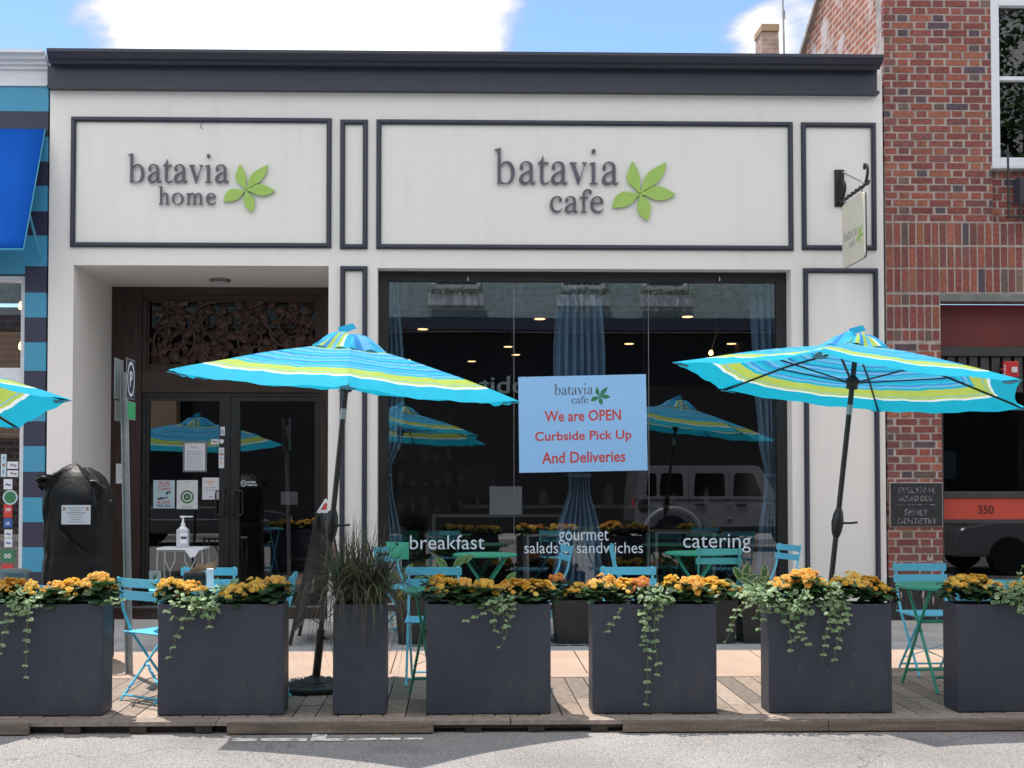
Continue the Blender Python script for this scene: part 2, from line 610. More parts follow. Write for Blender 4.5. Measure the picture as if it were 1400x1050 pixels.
def overlay(m, col, fac, scale, lo, hi, stretch=(1, 1, 1), kind='noise'):
    '''marks with a shape of their own (streaks, scuffs, cracks) laid over a material's colour'''
    nt = m.node_tree
    L = nt.links.new
    b = nt.nodes['Principled BSDF']
    tc = N(nt, 'ShaderNodeTexCoord')
    mp = N(nt, 'ShaderNodeMapping')
    mp.inputs['Scale'].default_value = stretch
    L(tc.outputs['Object'], mp.inputs['Vector'])
    if kind == 'noise':
        t = N(nt, 'ShaderNodeTexNoise')
        t.inputs['Scale'].default_value = scale
        t.inputs['Detail'].default_value = 7
        L(mp.outputs[0], t.inputs['Vector'])
        o = t.outputs['Fac']
    else:
        wn = N(nt, 'ShaderNodeTexNoise')
        wn.inputs['Scale'].default_value = 2.5
        wn.inputs['Detail'].default_value = 6
        L(mp.outputs[0], wn.inputs['Vector'])
        va = N(nt, 'ShaderNodeVectorMath', operation='ADD')
        L(mp.outputs[0], va.inputs[0])
        L(wn.outputs['Color'], va.inputs[1])
        t = N(nt, 'ShaderNodeTexVoronoi', feature='DISTANCE_TO_EDGE')
        t.inputs['Scale'].default_value = scale
        L(va.outputs[0], t.inputs['Vector'])
        o = t.outputs['Distance']
    mr = N(nt, 'ShaderNodeMapRange')
    mr.inputs[1].default_value, mr.inputs[2].default_value = lo, hi
    mr.inputs[4].default_value = fac
    L(o, mr.inputs[0])
    if kind != 'noise': mr.inputs[3].default_value, mr.inputs[4].default_value = fac, 0
    mx = N(nt, 'ShaderNodeMix', data_type='RGBA')
    L(mr.outputs[0], mx.inputs[0])
    src = b.inputs['Base Color'].links[0].from_socket
    L(src, mx.inputs[6])
    mx.inputs[7].default_value = (*col, 1)
    L(mx.outputs[2], b.inputs['Base Color'])


overlay(M['cream'], (.54, .52, .5), .2, 3.2, .52, .8, (2.2, 2.2, .22))
overlay(M['planter'], (.13, .13, .14), .55, 26, .68, .76, (1, 1, .6))
overlay(M['planter'], (.075, .078, .085), .5, 3.0, .56, .8, (1.6, 1.6, .5))
overlay(M['asphalt'], (.07, .067, .066), .5, .33, .001, .005, kind='crack')
overlay(M['asphalt'], (.10, .097, .095), .6, 1.3, .6, .78)
overlay(M['fascia'], (.06, .05, .042), .6, 4.0, .55, .72, (.5, 1, 4))
overlay(M['planter'], (.16, .155, .145), .3, 60, .66, .74, (1, 1, 1))
overlay(M['concrete'], (.2, .19, .185), .5, 2.0, .55, .75)
overlay(M['brick'], (.10, .085, .085), .45, 2.2, .55, .75)
M['transom'] = mk_glass('dim_transom_glass', 1.5, (.5, .5, .5), boost=.8)
TURQ, CYAN, WHT, YEL, BLU, DBL, LBL = (.01, .42, .62), (.04, .47, .74), (.70, .82, .85), (.42, .56, .11), (.04, .27, .64), (.02, .15, .5), (.14, .48, .76)
STR = [(0, CYAN), (.2, YEL), (.232, LBL), (.27, BLU), (.29, CYAN), (.31, LBL), (.345, BLU), (.36, CYAN), (.395, TURQ), (.42, DBL), (.435, LBL), (.47, BLU),
       (.485, CYAN), (.525, LBL), (.55, BLU), (.575, TURQ), (.60, CYAN), (.625, BLU), (.64, LBL), (.665, TURQ), (.69, YEL), (.775, LBL), (.785, YEL), (.808, WHT), (.83, TURQ)]
M['canopy'] = mk_stripes('striped_canopy', STR[:32])
M['cap'] = mk_stripes('striped_vent_cap', [(0, CYAN), (.15, LBL), (.24, BLU), (.30, CYAN), (.48, YEL), (.52, BLU), (.56, YEL), (.60, LBL), (.64, YEL), (.68, WHT), (.71, CYAN), (.82, BLU), (.9, LBL)], uvaxis=0)

# ------------------------------------------------------------------ serif lettering (outlines drawn here, x-height = 100)
G = {
 'b': ["M0 156 L29 163 L29 86 C38 99 49 103 57 103 C79 103 92 80 92 50 C92 20 77 -2 52 -2 C41 -2 32 1 25 5 L14 -5 L14 138 C14 149 10 152 0 153 Z",
       "M29 72 L29 16 C35 6 42 2 50 2 C66 2 75 22 75 50 C75 80 65 96 51 96 C40 96 33 85 29 72 Z"],
 'a': ["M3 73 C3 62 20 61 20 73 C20 80 15 82 15 88 C15 94 23 98 32 98 C43 98 48 90 48 76 L48 62 C30 55 0 46 0 20 C0 5 10 -3 22 -3 C34 -3 42 4 49 14 C50 2 56 -3 63 -3 C70 -3 75 3 77 11 L75 13 C73 9 71 6 68 6 C64 6 63 10 63 16 L63 74 C63 94 51 103 34 103 C16 103 3 90 3 73 Z",
       "M48 57 L48 22 C43 13 37 8 29 8 C20 8 16 15 16 24 C16 42 32 50 48 57 Z"],
 't': ["M0 95 C10 100 19 114 22 130 L25 130 L25 99 L49 99 L47 91 L25 91 L25 20 C25 9 29 4 36 4 C43 4 48 8 52 17 L54 16 C51 4 43 -3 31 -3 C18 -3 10 4 10 18 L10 91 L0 91 Z"],
 'v': ["M0 99 L34 99 L34 95 C26 95 24 92 26 86 L47 27 L65 80 C68 90 66 95 58 95 L58 99 L80 99 L80 95 C74 94 72 90 69 82 L42 -4 L38 -4 L10 84 C7 92 5 95 0 95 Z"],
 'i': ["M0 95 L26 101 L26 13 C26 6 30 4 38 4 L38 0 L0 0 L0 4 C8 4 11 6 11 13 L11 82 C11 90 8 91 0 91 Z",
       "M9 150 C9 135 29 135 29 150 C29 165 9 165 9 150 Z"],
 'h': ["M2 152 L2 155 L34 160 L34 85 C42 97 52 103 63 103 C80 103 88 92 88 72 L88 13 C88 6 92 4 100 4 L100 0 L60 0 L60 4 C69 4 72 6 72 13 L72 70 C72 85 67 92 58 92 C48 92 40 86 34 76 L34 13 C34 6 38 4 46 4 L46 0 L4 0 L4 4 C14 4 18 6 18 13 L18 140 C18 149 14 152 2 152 Z"],
 'o': ["M0 50 C0 82 20 103 51 103 C82 103 102 82 102 50 C102 18 82 -3 51 -3 C20 -3 0 18 0 50 Z",
       "M18 50 C18 23 30 3 51 3 C72 3 84 23 84 50 C84 77 72 97 51 97 C30 97 18 77 18 50 Z"],
 'm': ["M0 95 L31 102 L31 85 C38 97 48 103 58 103 C72 103 80 95 82 83 C90 97 102 103 112 103 C130 103 138 92 138 72 L138 13 C138 6 143 4 152 4 L152 0 L110 0 L110 4 C119 4 122 6 122 13 L122 70 C122 85 117 92 108 92 C98 92 90 86 84 76 L84 13 C84 6 88 4 96 4 L96 0 L56 0 L56 4 C65 4 68 6 68 13 L68 70 C68 85 63 92 54 92 C45 92 37 86 31 76 L31 13 C31 6 35 4 43 4 L43 0 L1 0 L1 4 C11 4 15 6 15 13 L15 82 C15 90 11 91 0 91 Z"],
 'e': ["M85 24 C78 6 65 -3 48 -3 C18 -3 0 18 0 49 C0 82 20 103 46 103 C70 103 85 86 85 57 L18 57 C17 28 30 9 52 9 C66 9 75 15 82 26 Z",
       "M19 64 L66 64 C66 84 60 97 45 97 C30 97 21 85 19 64 Z"],
 'c': ["M79 25 C71 6 58 -3 43 -3 C16 -3 0 19 0 49 C0 82 20 103 47 103 C64 103 77 93 77 79 C77 71 73 66 67 66 C60 66 57 71 58 78 C59 86 61 97 47 97 C28 97 18 78 18 52 C18 26 30 9 49 9 C61 9 70 16 76 27 Z"],
 'f': ["M4 0 L4 4 C14 4 18 6 18 13 L18 91 L0 91 L0 99 L18 99 L18 108 C18 135 32 148 52 148 C68 148 78 140 78 130 C78 123 74 119 68 119 C58 119 60 130 56 137 C48 146 34 138 34 115 L34 99 L56 99 L54 91 L34 91 L34 13 C34 6 38 4 48 4 L48 0 Z"],
}


def svg_splines(cu, d, fn):
    tok = d.replace('M', ' M ').replace('L', ' L ').replace('C', ' C ').replace('Z', ' Z ').split()
    k, cur = [], None
    i = 0
    while i < len(tok):
        c = tok[i]
        if c in 'ML':
            cur = (float(tok[i + 1]), float(tok[i + 2]))
            k.append([cur, None, None])
            i += 3
        elif c == 'C':
            a = [float(q) for q in tok[i + 1:i + 7]]
            k[-1][2] = (a[0], a[1])
            k.append([(a[4], a[5]), (a[2], a[3]), None])
            i += 7
        else:
            i += 1
    if len(k) > 1 and abs(k[0][0][0] - k[-1][0][0]) + abs(k[0][0][1] - k[-1][0][1]) < 1e-6:
        k[0][1] = k[-1][1]
        k.pop()
    sp = cu.splines.new('BEZIER')
    sp.bezier_points.add(len(k) - 1)
    sp.use_cyclic_u = True
    for p, (co, hl, hr) in zip(sp.bezier_points, k):
        p.handle_left_type = p.handle_right_type = 'FREE'
        p.co = (*fn(co), 0)
        p.handle_left = (*fn(hl or co), 0)
        p.handle_right = (*fn(hr or co), 0)


def flat_curve():
    cu = bpy.data.curves.new('g', 'CURVE')
    cu.dimensions = '2D'
    cu.fill_mode = 'BOTH'
    cu.extrude = .5
    cu.resolution_u = 5
    return cu


LINE1 = [('b', 0), ('a', 111), ('t', 197), ('a', 256), ('v', 340), ('i', 431), ('a', 487)]
_logo_cache = {}


def logo_data(word):
    """lettering and five-leaf emblem of the shop sign, in units of line one's x-height / 100"""
    if word in _logo_cache: return _logo_cache[word]
    if word == 'home':
        k, dx, dy, lst = .64, 170, -124, [('h', 0), ('o', 120), ('m', 242), ('e', 418)]
    else:
        k, dx, dy, lst = .715, 251, -129, [('c', 0), ('a', 94), ('f', 189), ('e', 256)]
    cu = flat_curve()
    for ch, x in LINE1:
        for d in G[ch]: svg_splines(cu, d, lambda p, x=x: (p[0] + x, p[1]))
    for ch, x in lst:
        w = 1.13 if (ch == 'a') else 1
        for d in G[ch]: svg_splines(cu, d, lambda p, x=x, w=w: (dx + k * (p[0] * w + x), dy + k * p[1]))
    lt = curve_to_data(cu)
    cx, cy = 659, -41
    lf = ([], [])
    for (tx, ty, a, b2) in ((-33, 148, 40, -14), (122, 144, 30, -26), (165, -3, 34, -26), (38, -125, 30, -26), (-125, -67, 24, -38)):
        L = math.hypot(tx, ty)
        ux, uy = tx / L, ty / L
        nx, ny = -uy, ux
        q = lambda f, o: (cx + ux * L * f + nx * o, cy + uy * L * f + ny * o)
        f3 = lambda p: f"{p[0]:.2f} {p[1]:.2f}"
        cu = flat_curve()
        svg_splines(cu, f"M{f3(q(.03, 4))} C{f3(q(.18, 6))} {f3(q(.32, a * 1.25))} {f3(q(.55, a))} C{f3(q(.75, a * .8))} {f3(q(.92, a * .15))} {f3(q(1, 0))} "
                        f"C{f3(q(.85, b2 * .8))} {f3(q(.72, b2 * 1.2))} {f3(q(.5, b2 * 1.15))} C{f3(q(.3, b2))} {f3(q(.18, -5))} {f3(q(.03, -4))} Z", lambda p: p)
        vs, fs = curve_to_data(cu)
        k0 = len(lf[0])
        lf[0].extend(vs)
        lf[1].extend([[i + k0 for i in f] for f in fs])
    _logo_cache[word] = (lt, lf)
    return lt, lf


def add_logo(word, o, ux, uz, unit, nrm, t, mat_l, mat_e, parent):
    lt, lf = logo_data(word)
    o, ux, uz, nrm = Vector(o), Vector(ux), Vector(uz), Vector(nrm)
    fn = lambda v: o + ux * (v.x * unit) + uz * (v.y * unit) + nrm * ((v.z + .5) * t)
    a = MB()
    a.data(*lt, fn)
    lo = a.build('lettering', mat_l, parent)
    e = MB()
    e.data(*lf, fn)
    eo = e.build('leaf_emblem', mat_e, parent)
    return lo, eo


UX, UZ, FRONT = Vector((1, 0, 0)), Vector((0, 0, 1)), Vector((0, -1, 0))


def wall_holes(mb, x0, x1, z0, z1, y0, y1, holes):
    xs = sorted({x0, x1} | {q for h in holes for q in h[:2] if x0 < q < x1})
    for a, b in zip(xs, xs[1:]):
        m = (a + b) / 2
        hs = sorted([(h[2], h[3]) for h in holes if h[0] < m < h[1]])
        z = z0
        for h0, h1 in hs:
            if h0 > z: mb.box(a, b, y0, y1, z, min(h0, z1))
            z = max(z, h1)
        if z < z1: mb.box(a, b, y0, y1, z, z1)


def frame(mb, x0, x1, z0, z1, y0, y1, w, bottom=True, wt=None):
    """rectangular moulding between outer edges, bars butted end to end"""
    wt = wt or w
    mb.box(x0, x0 + w, y0, y1, z0, z1)
    mb.box(x1 - w, x1, y0, y1, z0, z1)
    mb.box(x0 + w, x1 - w, y0, y1, z1 - wt, z1)
    if bottom: mb.box(x0 + w, x1 - w, y0, y1, z0, z0 + w)


# ------------------------------------------------------------------ ground
ZS = -.075                       # street level
YK = -3.06                       # kerb line


def zside(y):                    # the pavement rises to the shopfronts
    return .05 * (y - YK) / (-YK) if y < 0 else .05


g = MB()
g.poly([(-400, YK, ZS), (-400, -400, ZS), (400, -400, ZS), (400, YK, ZS)])
tag(g.build('road', M['asphalt']), kind='structure')
g = MB()
YM = -1.86
g.poly([(-60, YM, zside(YM)), (60, YM, zside(YM)), (60, 0, .05), (-60, 0, .05)])
g.poly([(-60, 0, .05), (60, 0, .05), (60, 60, .05), (-60, 60, .05)])
tag(g.build('pavement', M['concrete'], merge=True), kind='structure')
g = MB()
for i in range(27):
    a = -20 + i * 1.5
    g.poly([(a, YK + .14, 0), (a + 1.492, YK + .14, 0), (a + 1.492, YM - .008, zside(YM)), (a, YM - .008, zside(YM))])
tag(g.build('pavement', M['beige']), kind='structure')
g = MB()
g.poly([(-20, YK, -.012), (20, YK, -.012), (20, YM + .2, zside(YM) - .012), (-20, YM + .2, zside(YM) - .012)])
tag(g.build('pavement_bed', M['soil']), kind='structure')
g = MB()
g.box(-20, 20, YK - .02, YK + .14, ZS - .2, .003)
tag(g.build('kerb', M['beige'], bevel=.012), kind='structure')
g = MB()
a, b = P(700, 897, -1.2), P(860, 897, -1.2)
x0, x1 = fx(560, 880, -1), fx(862, 880, -1)
g.poly([(x0, -1.62, zside(-1.62) + .004), (x1, -1.62, zside(-1.62) + .004), (x1, -.9, zside(-.9) + .004), (x0, -.9, zside(-.9) + .004)])
tag(g.build('paving_tiles', M['tile']), kind='structure')
# worn parking mark on the road
g = MB()
z = ZS + .004


def PG(px, py, z):
    d = ray(px, py)
    t = (z - H) / d.z
    return Vector((0, -D, H)) + d * t


for (ax, bx, y0, y1) in ((316, 352, 1009, 1013.5), (356, 420, 1009, 1013), (446, 470, 1009.5, 1013), (474, 515, 1009, 1012), (519, 548, 1008.5, 1011.5), (552, 579, 1008.5, 1011)):
    g.poly([PG(ax, y1, z), PG(bx - 1, y1, z), PG(bx, y0, z), PG(ax + 1, y0, z)])
g.poly([PG(424, 1013, z), PG(446, 1013, z), PG(449, 993, z), PG(431, 993, z)])
tag(g.build('parking_mark', M['roadwhite']), kind='structure')

# ------------------------------------------------------------------ the cafe building
XL, XR = fx(65, 500), fx(1209.5, 500)
ZT = fz(70, 640, -.3)                        # top of the cornice
cafe = thing('cafe_building', 'single storey cream cafe shopfront with charcoal cornice and panel mouldings', 'building', (0, 0, 0))
DX0, DX1, DZ = fx(98.5, 600), fx(448.5, 600), fz(363, 280)
WX0, WX1, WZ1, WZ0 = fx(515.5, 600), fx(1083, 600), fz(367.5, 800), fz(826, 800)
w = MB()
wall_holes(w, XL, XR, .02, ZT - .1, 0, .22, [(DX0, DX1, 0, DZ), (WX0, WX1, WZ0, WZ1)])
REC = 1.36
w.box(XL, DX0, .22, REC + .1, .02, ZT - .3)            # recess sides and soffit
w.box(DX1, DX1 + .12, .22, REC + .1, .02, ZT - .3)
w.box(DX0, DX1, .22, REC + .1, DZ, DZ + .2)
w.build('wall', M['cream'], cafe)
w = MB()
w.box(XL, XR, .22, 9, ZT - .3, ZT - .18)
w.build('roof', M['roomceil'], cafe)
# cornice: profile swept along the front
zc = [fz(70, 640, -.3), fz(78, 640, -.25), fz(93, 640, -.1), 0, 0, fz(124, 640, -.09)]
c = MB()
xr = fx(1195.5, 110)
# crown (projecting) with its return at the right end
pr = [(0, zc[0]), (-.30, zc[0]), (-.30, zc[0] - .03), (-.27, zc[0] - .045), (-.23, zc[0] - .075), (-.19, zc[0] - .08), (-.16, zc[0] - .105), (-.11, zc[2] + .022), (-.085, zc[2] + .012), (-.085, zc[2]), (0, zc[2])]
n0 = len(c.v)
for x_sel in (0, 1):
    for (y, zz) in pr:
        c.v.append(Vector((XL + .012 + (fx(63.5, 72, -.3) - XL - .012) * (-y / .3) if x_sel == 0 else xr + (fx(1209, 76, -.3) - xr) * (-y / .3), y, zz)))
k = len(pr)
for i in range(k):
    j = (i + 1) % k
    c.face((n0 + i, n0 + j, n0 + k + j, n0 + k + i))
c.face(range(n0, n0 + k))
c.face(range(n0 + k, n0 + 2 * k))
c.box(XL - .004, xr, -.075, 0, zc[5] + .03, zc[2])
c.box(XL - .006, xr + .02, -.09, 0, zc[5], zc[5] + .028)
c.build('cornice', M['char'], cafe)
# mouldings
for (a, b, t, bt, py) in ((97, 453.5, 161, 339, 1), (465, 503, 164, 341, 1), (514.5, 1084, 165.5, 342, 1), (1095, 1197.5, 168, 342.5, 1),
                          (464.5, 502, 364, 845, 0), (1099, 1202, 367, 845, 0)):
    mo = MB()
    x0, x1 = fx(a, 250 if py else 600), fx(b, 250 if py else 600)
    zz0, zz1 = fz(bt, (a + b) / 2), fz(t, (a + b) / 2)
    if not py: zz0 = .12
    frame(mo, x0, x1, zz0, zz1, -.022, 0, .052)
    frame(mo, x0 + .012, x1 - .012, zz0 + .012, zz1 - .012, -.034, -.022, .028)
    mo.build('panel_moulding', M['char'], cafe, bevel=.006)

# recess: soffit lamp, timber surround, carved transom, doors
sl = MB()
p = P(302, 382, .85)
sl.lathe([(.11, DZ), (.115, DZ - .015), (.1, DZ - .03), (.085, DZ - .034)], (p.x, .8, 0), 24)
slo = sl.build('soffit_lamp', M['tin'], cafe, smooth=True)
s2 = MB()
s2.lathe([(.083, DZ - .034), (.06, DZ - .042), (0, DZ - .044)], (p.x, .8, 0), 24)
s2.build('lens', M['ceramic'], slo, smooth=True)
Yd = REC
q = lambda px, py: P(px, py, Yd)
ent = MB()
fl = fx(157, 600, Yd)
tx0, tx1 = fx(195, 500, Yd), fx(440, 500, Yd)
hz0, hz1 = fz(537, 300, Yd), fz(507, 300, Yd)
tz1 = fz(404, 300, Yd)
zd = fz(829, 300, Yd)
ent.box(DX0, tx0, Yd - .05, Yd + .12, .05, DZ)
ent.build('timber_jamb', M['wood_dark'], cafe, bevel=.006)
ent = MB()
ent.box(tx1, DX1, Yd - .05, Yd + .12, .05, DZ)
ent.build('timber_jamb', M['wood_dark'], cafe, bevel=.006)
for (za2, zb2, yy) in ((hz0, hz1, .042), (tz1, DZ, .046)):
    ent = MB()
    ent.box(tx0, tx1, Yd - yy, Yd + .12, za2, zb2)
    ent.build('timber_header', M['wood_hdr'], cafe, bevel=.006)
tr = MB()
frame(tr, tx0, tx1, hz1, tz1, Yd - .03, Yd + .03, .05)
frame(tr, tx0 + .05, tx1 - .05, hz1 + .05, tz1 - .05, Yd - .012, Yd + .03, .025)
tro = tr.build('transom_frame', M['wood_dark'], cafe, bevel=.005)
tg = MB()
tg.box(tx0 + .05, tx1 - .05, Yd + .045, Yd + .05, hz1 + .05, tz1 - .05)
tg.build('transom_glass', M['transom'], tro)
cv = MB()                       # scrolling pierced carving
cx0, cx1, cz0, cz1 = tx0 + .075, tx1 - .075, hz1 + .075, tz1 - .075
wv, hv = cx1 - cx0, cz1 - cz0
rc = random.Random(3)


def spiral(mb, cx, cz, r0, a0, turns, sgn, y, r=.018):
    pts, rad = [], []
    n = int(26 * turns)
    for i in range(n + 1):
        f = i / n
        a = a0 + sgn * f * turns * 2 * PI
        rr = r0 * (1 - .86 * f)
        pts.append((cx + rr * math.cos(a), y + .012 * math.sin(f * 7), cz + rr * math.sin(a)))
        rad.append(r * (1 - .45 * f))
    mb.tube(pts, rad, 6)
    return pts


def carved_leaf(mb, p, a, L, y):
    n, w2 = 6, L * .3
    d = Vector((math.cos(a), 0, math.sin(a)))
    s = Vector((-math.sin(a), 0, math.cos(a)))
    lo, hi = [], []
    for i in range(n + 1):
        f = i / n
        ww = w2 * math.sin(PI * min(1, f * 1.02 + .02)) ** .7 * (1 + .25 * math.sin(f * 22))
        lo.append(Vector((p[0], y, p[2])) + d * (L * f) - s * ww)
        hi.append(Vector((p[0], y, p[2])) + d * (L * f) + s * ww)
    mid = [Vector((p[0], y - .022, p[2])) + d * (L * i / n) for i in range(n + 1)]
    for i in range(n):
        mb.poly([lo[i], lo[i + 1], mid[i + 1], mid[i]])
        mb.poly([mid[i], mid[i + 1], hi[i + 1], hi[i]])


yc = Yd + .01
for i in range(4):
    bx = cx0 + wv * (.13 + .245 * i)
    sg = 1 if i % 2 else -1
    for (dz, r0, a0, tn) in ((.62 if i % 2 else .38, .27, .4, 1.9), (.16 if i % 2 else .84, .12, 2.2, 1.6)):
        pts = spiral(cv, bx, cz0 + hv * dz, r0 if r0 < hv * .4 else hv * .38, a0 + i, tn, sg, yc)
        for j in range(2, len(pts) - 2, 3):
            a = math.atan2(pts[j][2] - (cz0 + hv * dz), pts[j][0] - bx)
            carved_leaf(cv, pts[j], a + sg * .9 + rc.uniform(-.4, .4), rc.uniform(.09, .16), yc - .005)
            if j % 2: carved_leaf(cv, pts[j], a + PI + rc.uniform(-.5, .5), rc.uniform(.05, .09), yc)
for i in range(150):
    pt = (cx0 + wv * rc.random(), 0, cz0 + hv * rc.random())
    carved_leaf(cv, pt, rc.uniform(0, 2 * PI), rc.uniform(.06, .14), yc + .012)
# trim to the frame
for v in cv.v:
    v.x = min(max(v.x, cx0 - .01), cx1 + .01)
    v.z = min(max(v.z, cz0 - .01), cz1 + .01)
cv.build('carved_scrollwork', M['wood_carved'], tro, smooth=True)

df = MB()
dx0, dx1 = tx0, tx1
frame(df, dx0, dx1, .05, hz0, Yd - .01, Yd + .09, .045, bottom=False)
df.build('door_frame', M['doorframe'], cafe, bevel=.004)
xm = fx(314.5, 650, Yd)
for (a, b, ga, gb, hx) in ((dx0 + .047, xm - .003, fx(203.5, 650, Yd), fx(299.5, 650, Yd), fx(307, 690, Yd)),
                           (xm + .003, dx1 - .047, fx(327.5, 650, Yd), fx(430, 650, Yd), fx(320.5, 690, Yd))):
    d = MB()
    gz0, gz1 = fz(812, 300, Yd), fz(548, 300, Yd)
    wall_holes(d, a, b, .06, hz0 - .047, Yd + .005, Yd + .06, [(ga, gb, gz0, gz1)])
    do = d.build('entrance_door', M['doorframe'], cafe)
    gl = MB()
    gl.box(ga, gb, Yd + .03, Yd + .035, gz0, gz1)
    gl.build('door_glass', M['glass_door'], do)
    hd = MB()
    z0, z1 = fz(704, 300, Yd), fz(671, 300, Yd)
    s = -1 if hx < xm else 1
    hd.tube([(hx, Yd + .005, z0), (hx, Yd - .05, z0), (hx, Yd - .06, z0 + .02), (hx, Yd - .06, z1 - .02), (hx, Yd - .05, z1), (hx, Yd + .005, z1)], .011, 8)
    hd.tube([(hx, Yd - .02, z0), (hx + s * .085, Yd - .02, z0), (hx + s * .095, Yd - .02, z0 + .02), (hx + s * .095, Yd - .02, z1 - .02), (hx + s * .085, Yd - .02, z1), (hx, Yd - .02, z1)], .009, 8)
    hd.build('door_handle', M['black'], do, smooth=True)
th = MB()
th.box(DX0, DX1, Yd - .12, Yd + .1, .052, .075)
th.build('door_threshold', M['tin'], cafe, bevel=.005)

# shop window
Yw = .17
wf = MB()
wx0, wx1 = WX0, WX1
frame(wf, WX0, WX1, WZ0, WZ1, Yw, Yw + .09, fx(533, 600, Yw) - fx(519, 600, Yw), wt=fz(368, 800, Yw) - fz(381.5, 800, Yw))
shopw = wf.build('shop_window', M['doorframe'], cafe, bevel=.006)
gx = [WX0 + .05, fx(703, 600, Yw), fx(888, 600, Yw), WX1 - .05]
for a, b in zip(gx, gx[1:]):
    gg = MB()
    gg.box(a + .003, b - .003, Yw + .04, Yw + .046, WZ0 + .03, WZ1 - .03)
    gg.build('window_pane', M['glass'], shopw)
mu = MB()
for x in gx[1:3]: mu.box(x - .003, x + .003, Yw + .038, Yw + .048, WZ0 + .05, WZ1 - .06)
mu.build('pane_joint', M['tin'], shopw)
for (s, a, b, t, bt) in (('breakfast', 560.5, 662.5, 731.5, 751), ('gourmet', 764, 832, 725, 745), ('salads & sandwiches', 717, 879, 741, 756.5), ('catering', 934, 1026.5, 730, 755.5)):
    mb = MB()
    o = P(a, bt, Yw + .036)
    e = P(b, t, Yw + .036)
    mb.text(s, o, UX, UZ, e.x - o.x, e.z - o.z, FRONT, .0015, bold=-.004)
    mb.build('window_lettering', M['whitevinyl'], shopw)
sil = MB()
sil.box(WX0, WX1, -.03, Yw - .002, WZ0 - .06, WZ0 - .001)
sil.build('window_sill', M['char'], cafe, bevel=.006)
hook = MB()
for px in (640, 983):
    p = P(px, 381, Yw)
    hook.tube([(p.x, Yw - .002, p.z + .02), (p.x, Yw - .03, p.z), (p.x, Yw - .03, p.z - .03)], .005, 6)
hook.build('window_hook', M['ceramic'], shopw)

# inside of the cafe
rm = MB()
RB, RC = 9.0, fz(384, 800, .4)
rx0, rx1 = DX0 - .1, XR - .1
rm.box(rx0, rx1, RB, RB + .1, .05, RC)
rm.box(rx0 - .05, rx0, REC + .15, RB, .05, RC)
rm.box(rx1, rx1 + .05, .25, RB, .05, RC)
rm.box(DX1 + .125, DX1 + .15, .25, REC + .1, .05, RC)
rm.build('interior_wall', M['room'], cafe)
rm = MB()
rm.box(DX1 + .15, rx1, .25, RB, RC, RC + .08)
rm.box(rx0, DX1 + .149, REC + .15, RB, RC, RC + .08)
rm.box(rx0, rx1, 1.6, 1.72, RC - .14, RC)
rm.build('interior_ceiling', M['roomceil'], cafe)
rm = MB()
rm.box(rx0, rx1, .24, RB, .052, .056)
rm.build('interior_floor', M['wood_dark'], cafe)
sd = random.Random(5)
lmp = []
for (px, py) in ((578, 450), (645, 494), (695, 474), (738, 436), (705, 485), (940, 433), (556, 492), (800, 500), (860, 470), (1000, 470)):
    d = ray(px, py)
    t = (RC - .004 - H) / d.z
    lp = Vector((0, -D, H)) + d * t
    if .5 < lp.y < RB - .3:
        lt = MB()
        lt.lathe([(.07, -.006), (.07, 0), (0, 0)], (lp.x, lp.y, RC - .003), 16)
        lt.lathe([(0, -.0065), (.07, -.006)], (lp.x, lp.y, RC - .003), 16)
        lt.build('ceiling_downlight', M['lamp'], cafe)

# things standing inside
def simple_table(name, label, x, y, w2, d2, h, mat, group=None):
    t = thing(name, label, 'table', (x, y, .056), 0, group)
    m = MB(); m.box(-w2, w2, -d2, d2, h - .03, h); m.build('tabletop', mat, t, local=True, bevel=.004)
    for sx in (-1, 1):
        for sy in (-1, 1):
            l = MB(); l.box(sx * w2 - sx * .02 - .018, sx * w2 - sx * .02 + .018, sy * d2 - sy * .02 - .018, sy * d2 - sy * .02 + .018, 0, h - .03)
            l.build('leg', mat, t, local=True)
    return t


p = P(680, 700, 2.6)
simple_table('console_table', 'white framed console table inside the window behind the word breakfast', p.x, 2.6, .8, .25, 1.0, M['tin'])
ob = MB(); ob.box(p.x - .1, p.x + .3, 2.5, 2.52, 1.056, 1.4)
tag(ob.build('picture_frame', M['paper'], bevel=.006), 'pale framed picture standing on the console table inside', 'picture')
for i, (px, yy, lab) in enumerate(((585, 3.4, 'small dark cafe table inside behind the left curtain'), (760, 3.0, 'pale cafe table inside behind the gourmet lettering'), (930, 3.8, 'small pale cafe table inside behind the catering lettering'))):
    simple_table('cafe_table', lab, fx(px, 700, yy), yy, .4, .35, .75, M['ceramic' if i else 'wood_dark'])
sh = thing('wall_shelf', 'dark shelf of pale crockery on the left interior wall', 'shelf', (fx(560, 640, 7), 8.6, .056))
m = MB()
for z in (.4, .85, 1.3, 1.75, 2.2): m.box(-1.0, 1.0, -.15, .15, z, z + .03)
m.box(-1.03, -1.0, -.15, .15, 0, 2.23); m.box(1.0, 1.03, -.15, .15, 0, 2.23)
m.build('rack', M['wood_dark'], sh, local=True)
for z in (.43, .88, 1.33, 1.78):
    m = MB()
    for k in range(9):
        if sd.random() < .8:
            r0 = sd.uniform(.04, .09)
            m.lathe([(r0 * .6, z + .001), (r0, z + sd.uniform(.06, .25))], (-.85 + k * .21, 0, 0), 12)
    m.build('crockery', M['ceramic'], sh, local=True)
ct = thing('counter', 'long dark counter at the back of the dim cafe room', 'counter', (fx(850, 700, 6), 6, .056))
m = MB(); m.box(-2.4, 2.2, -.3, .3, 0, 1.0); m.build('body', M['room'], ct, local=True, bevel=.01)
m = MB(); m.box(-2.45, 2.25, -.34, .34, 1.002, 1.05); m.build('countertop', M['tin'], ct, local=True, bevel=.006)
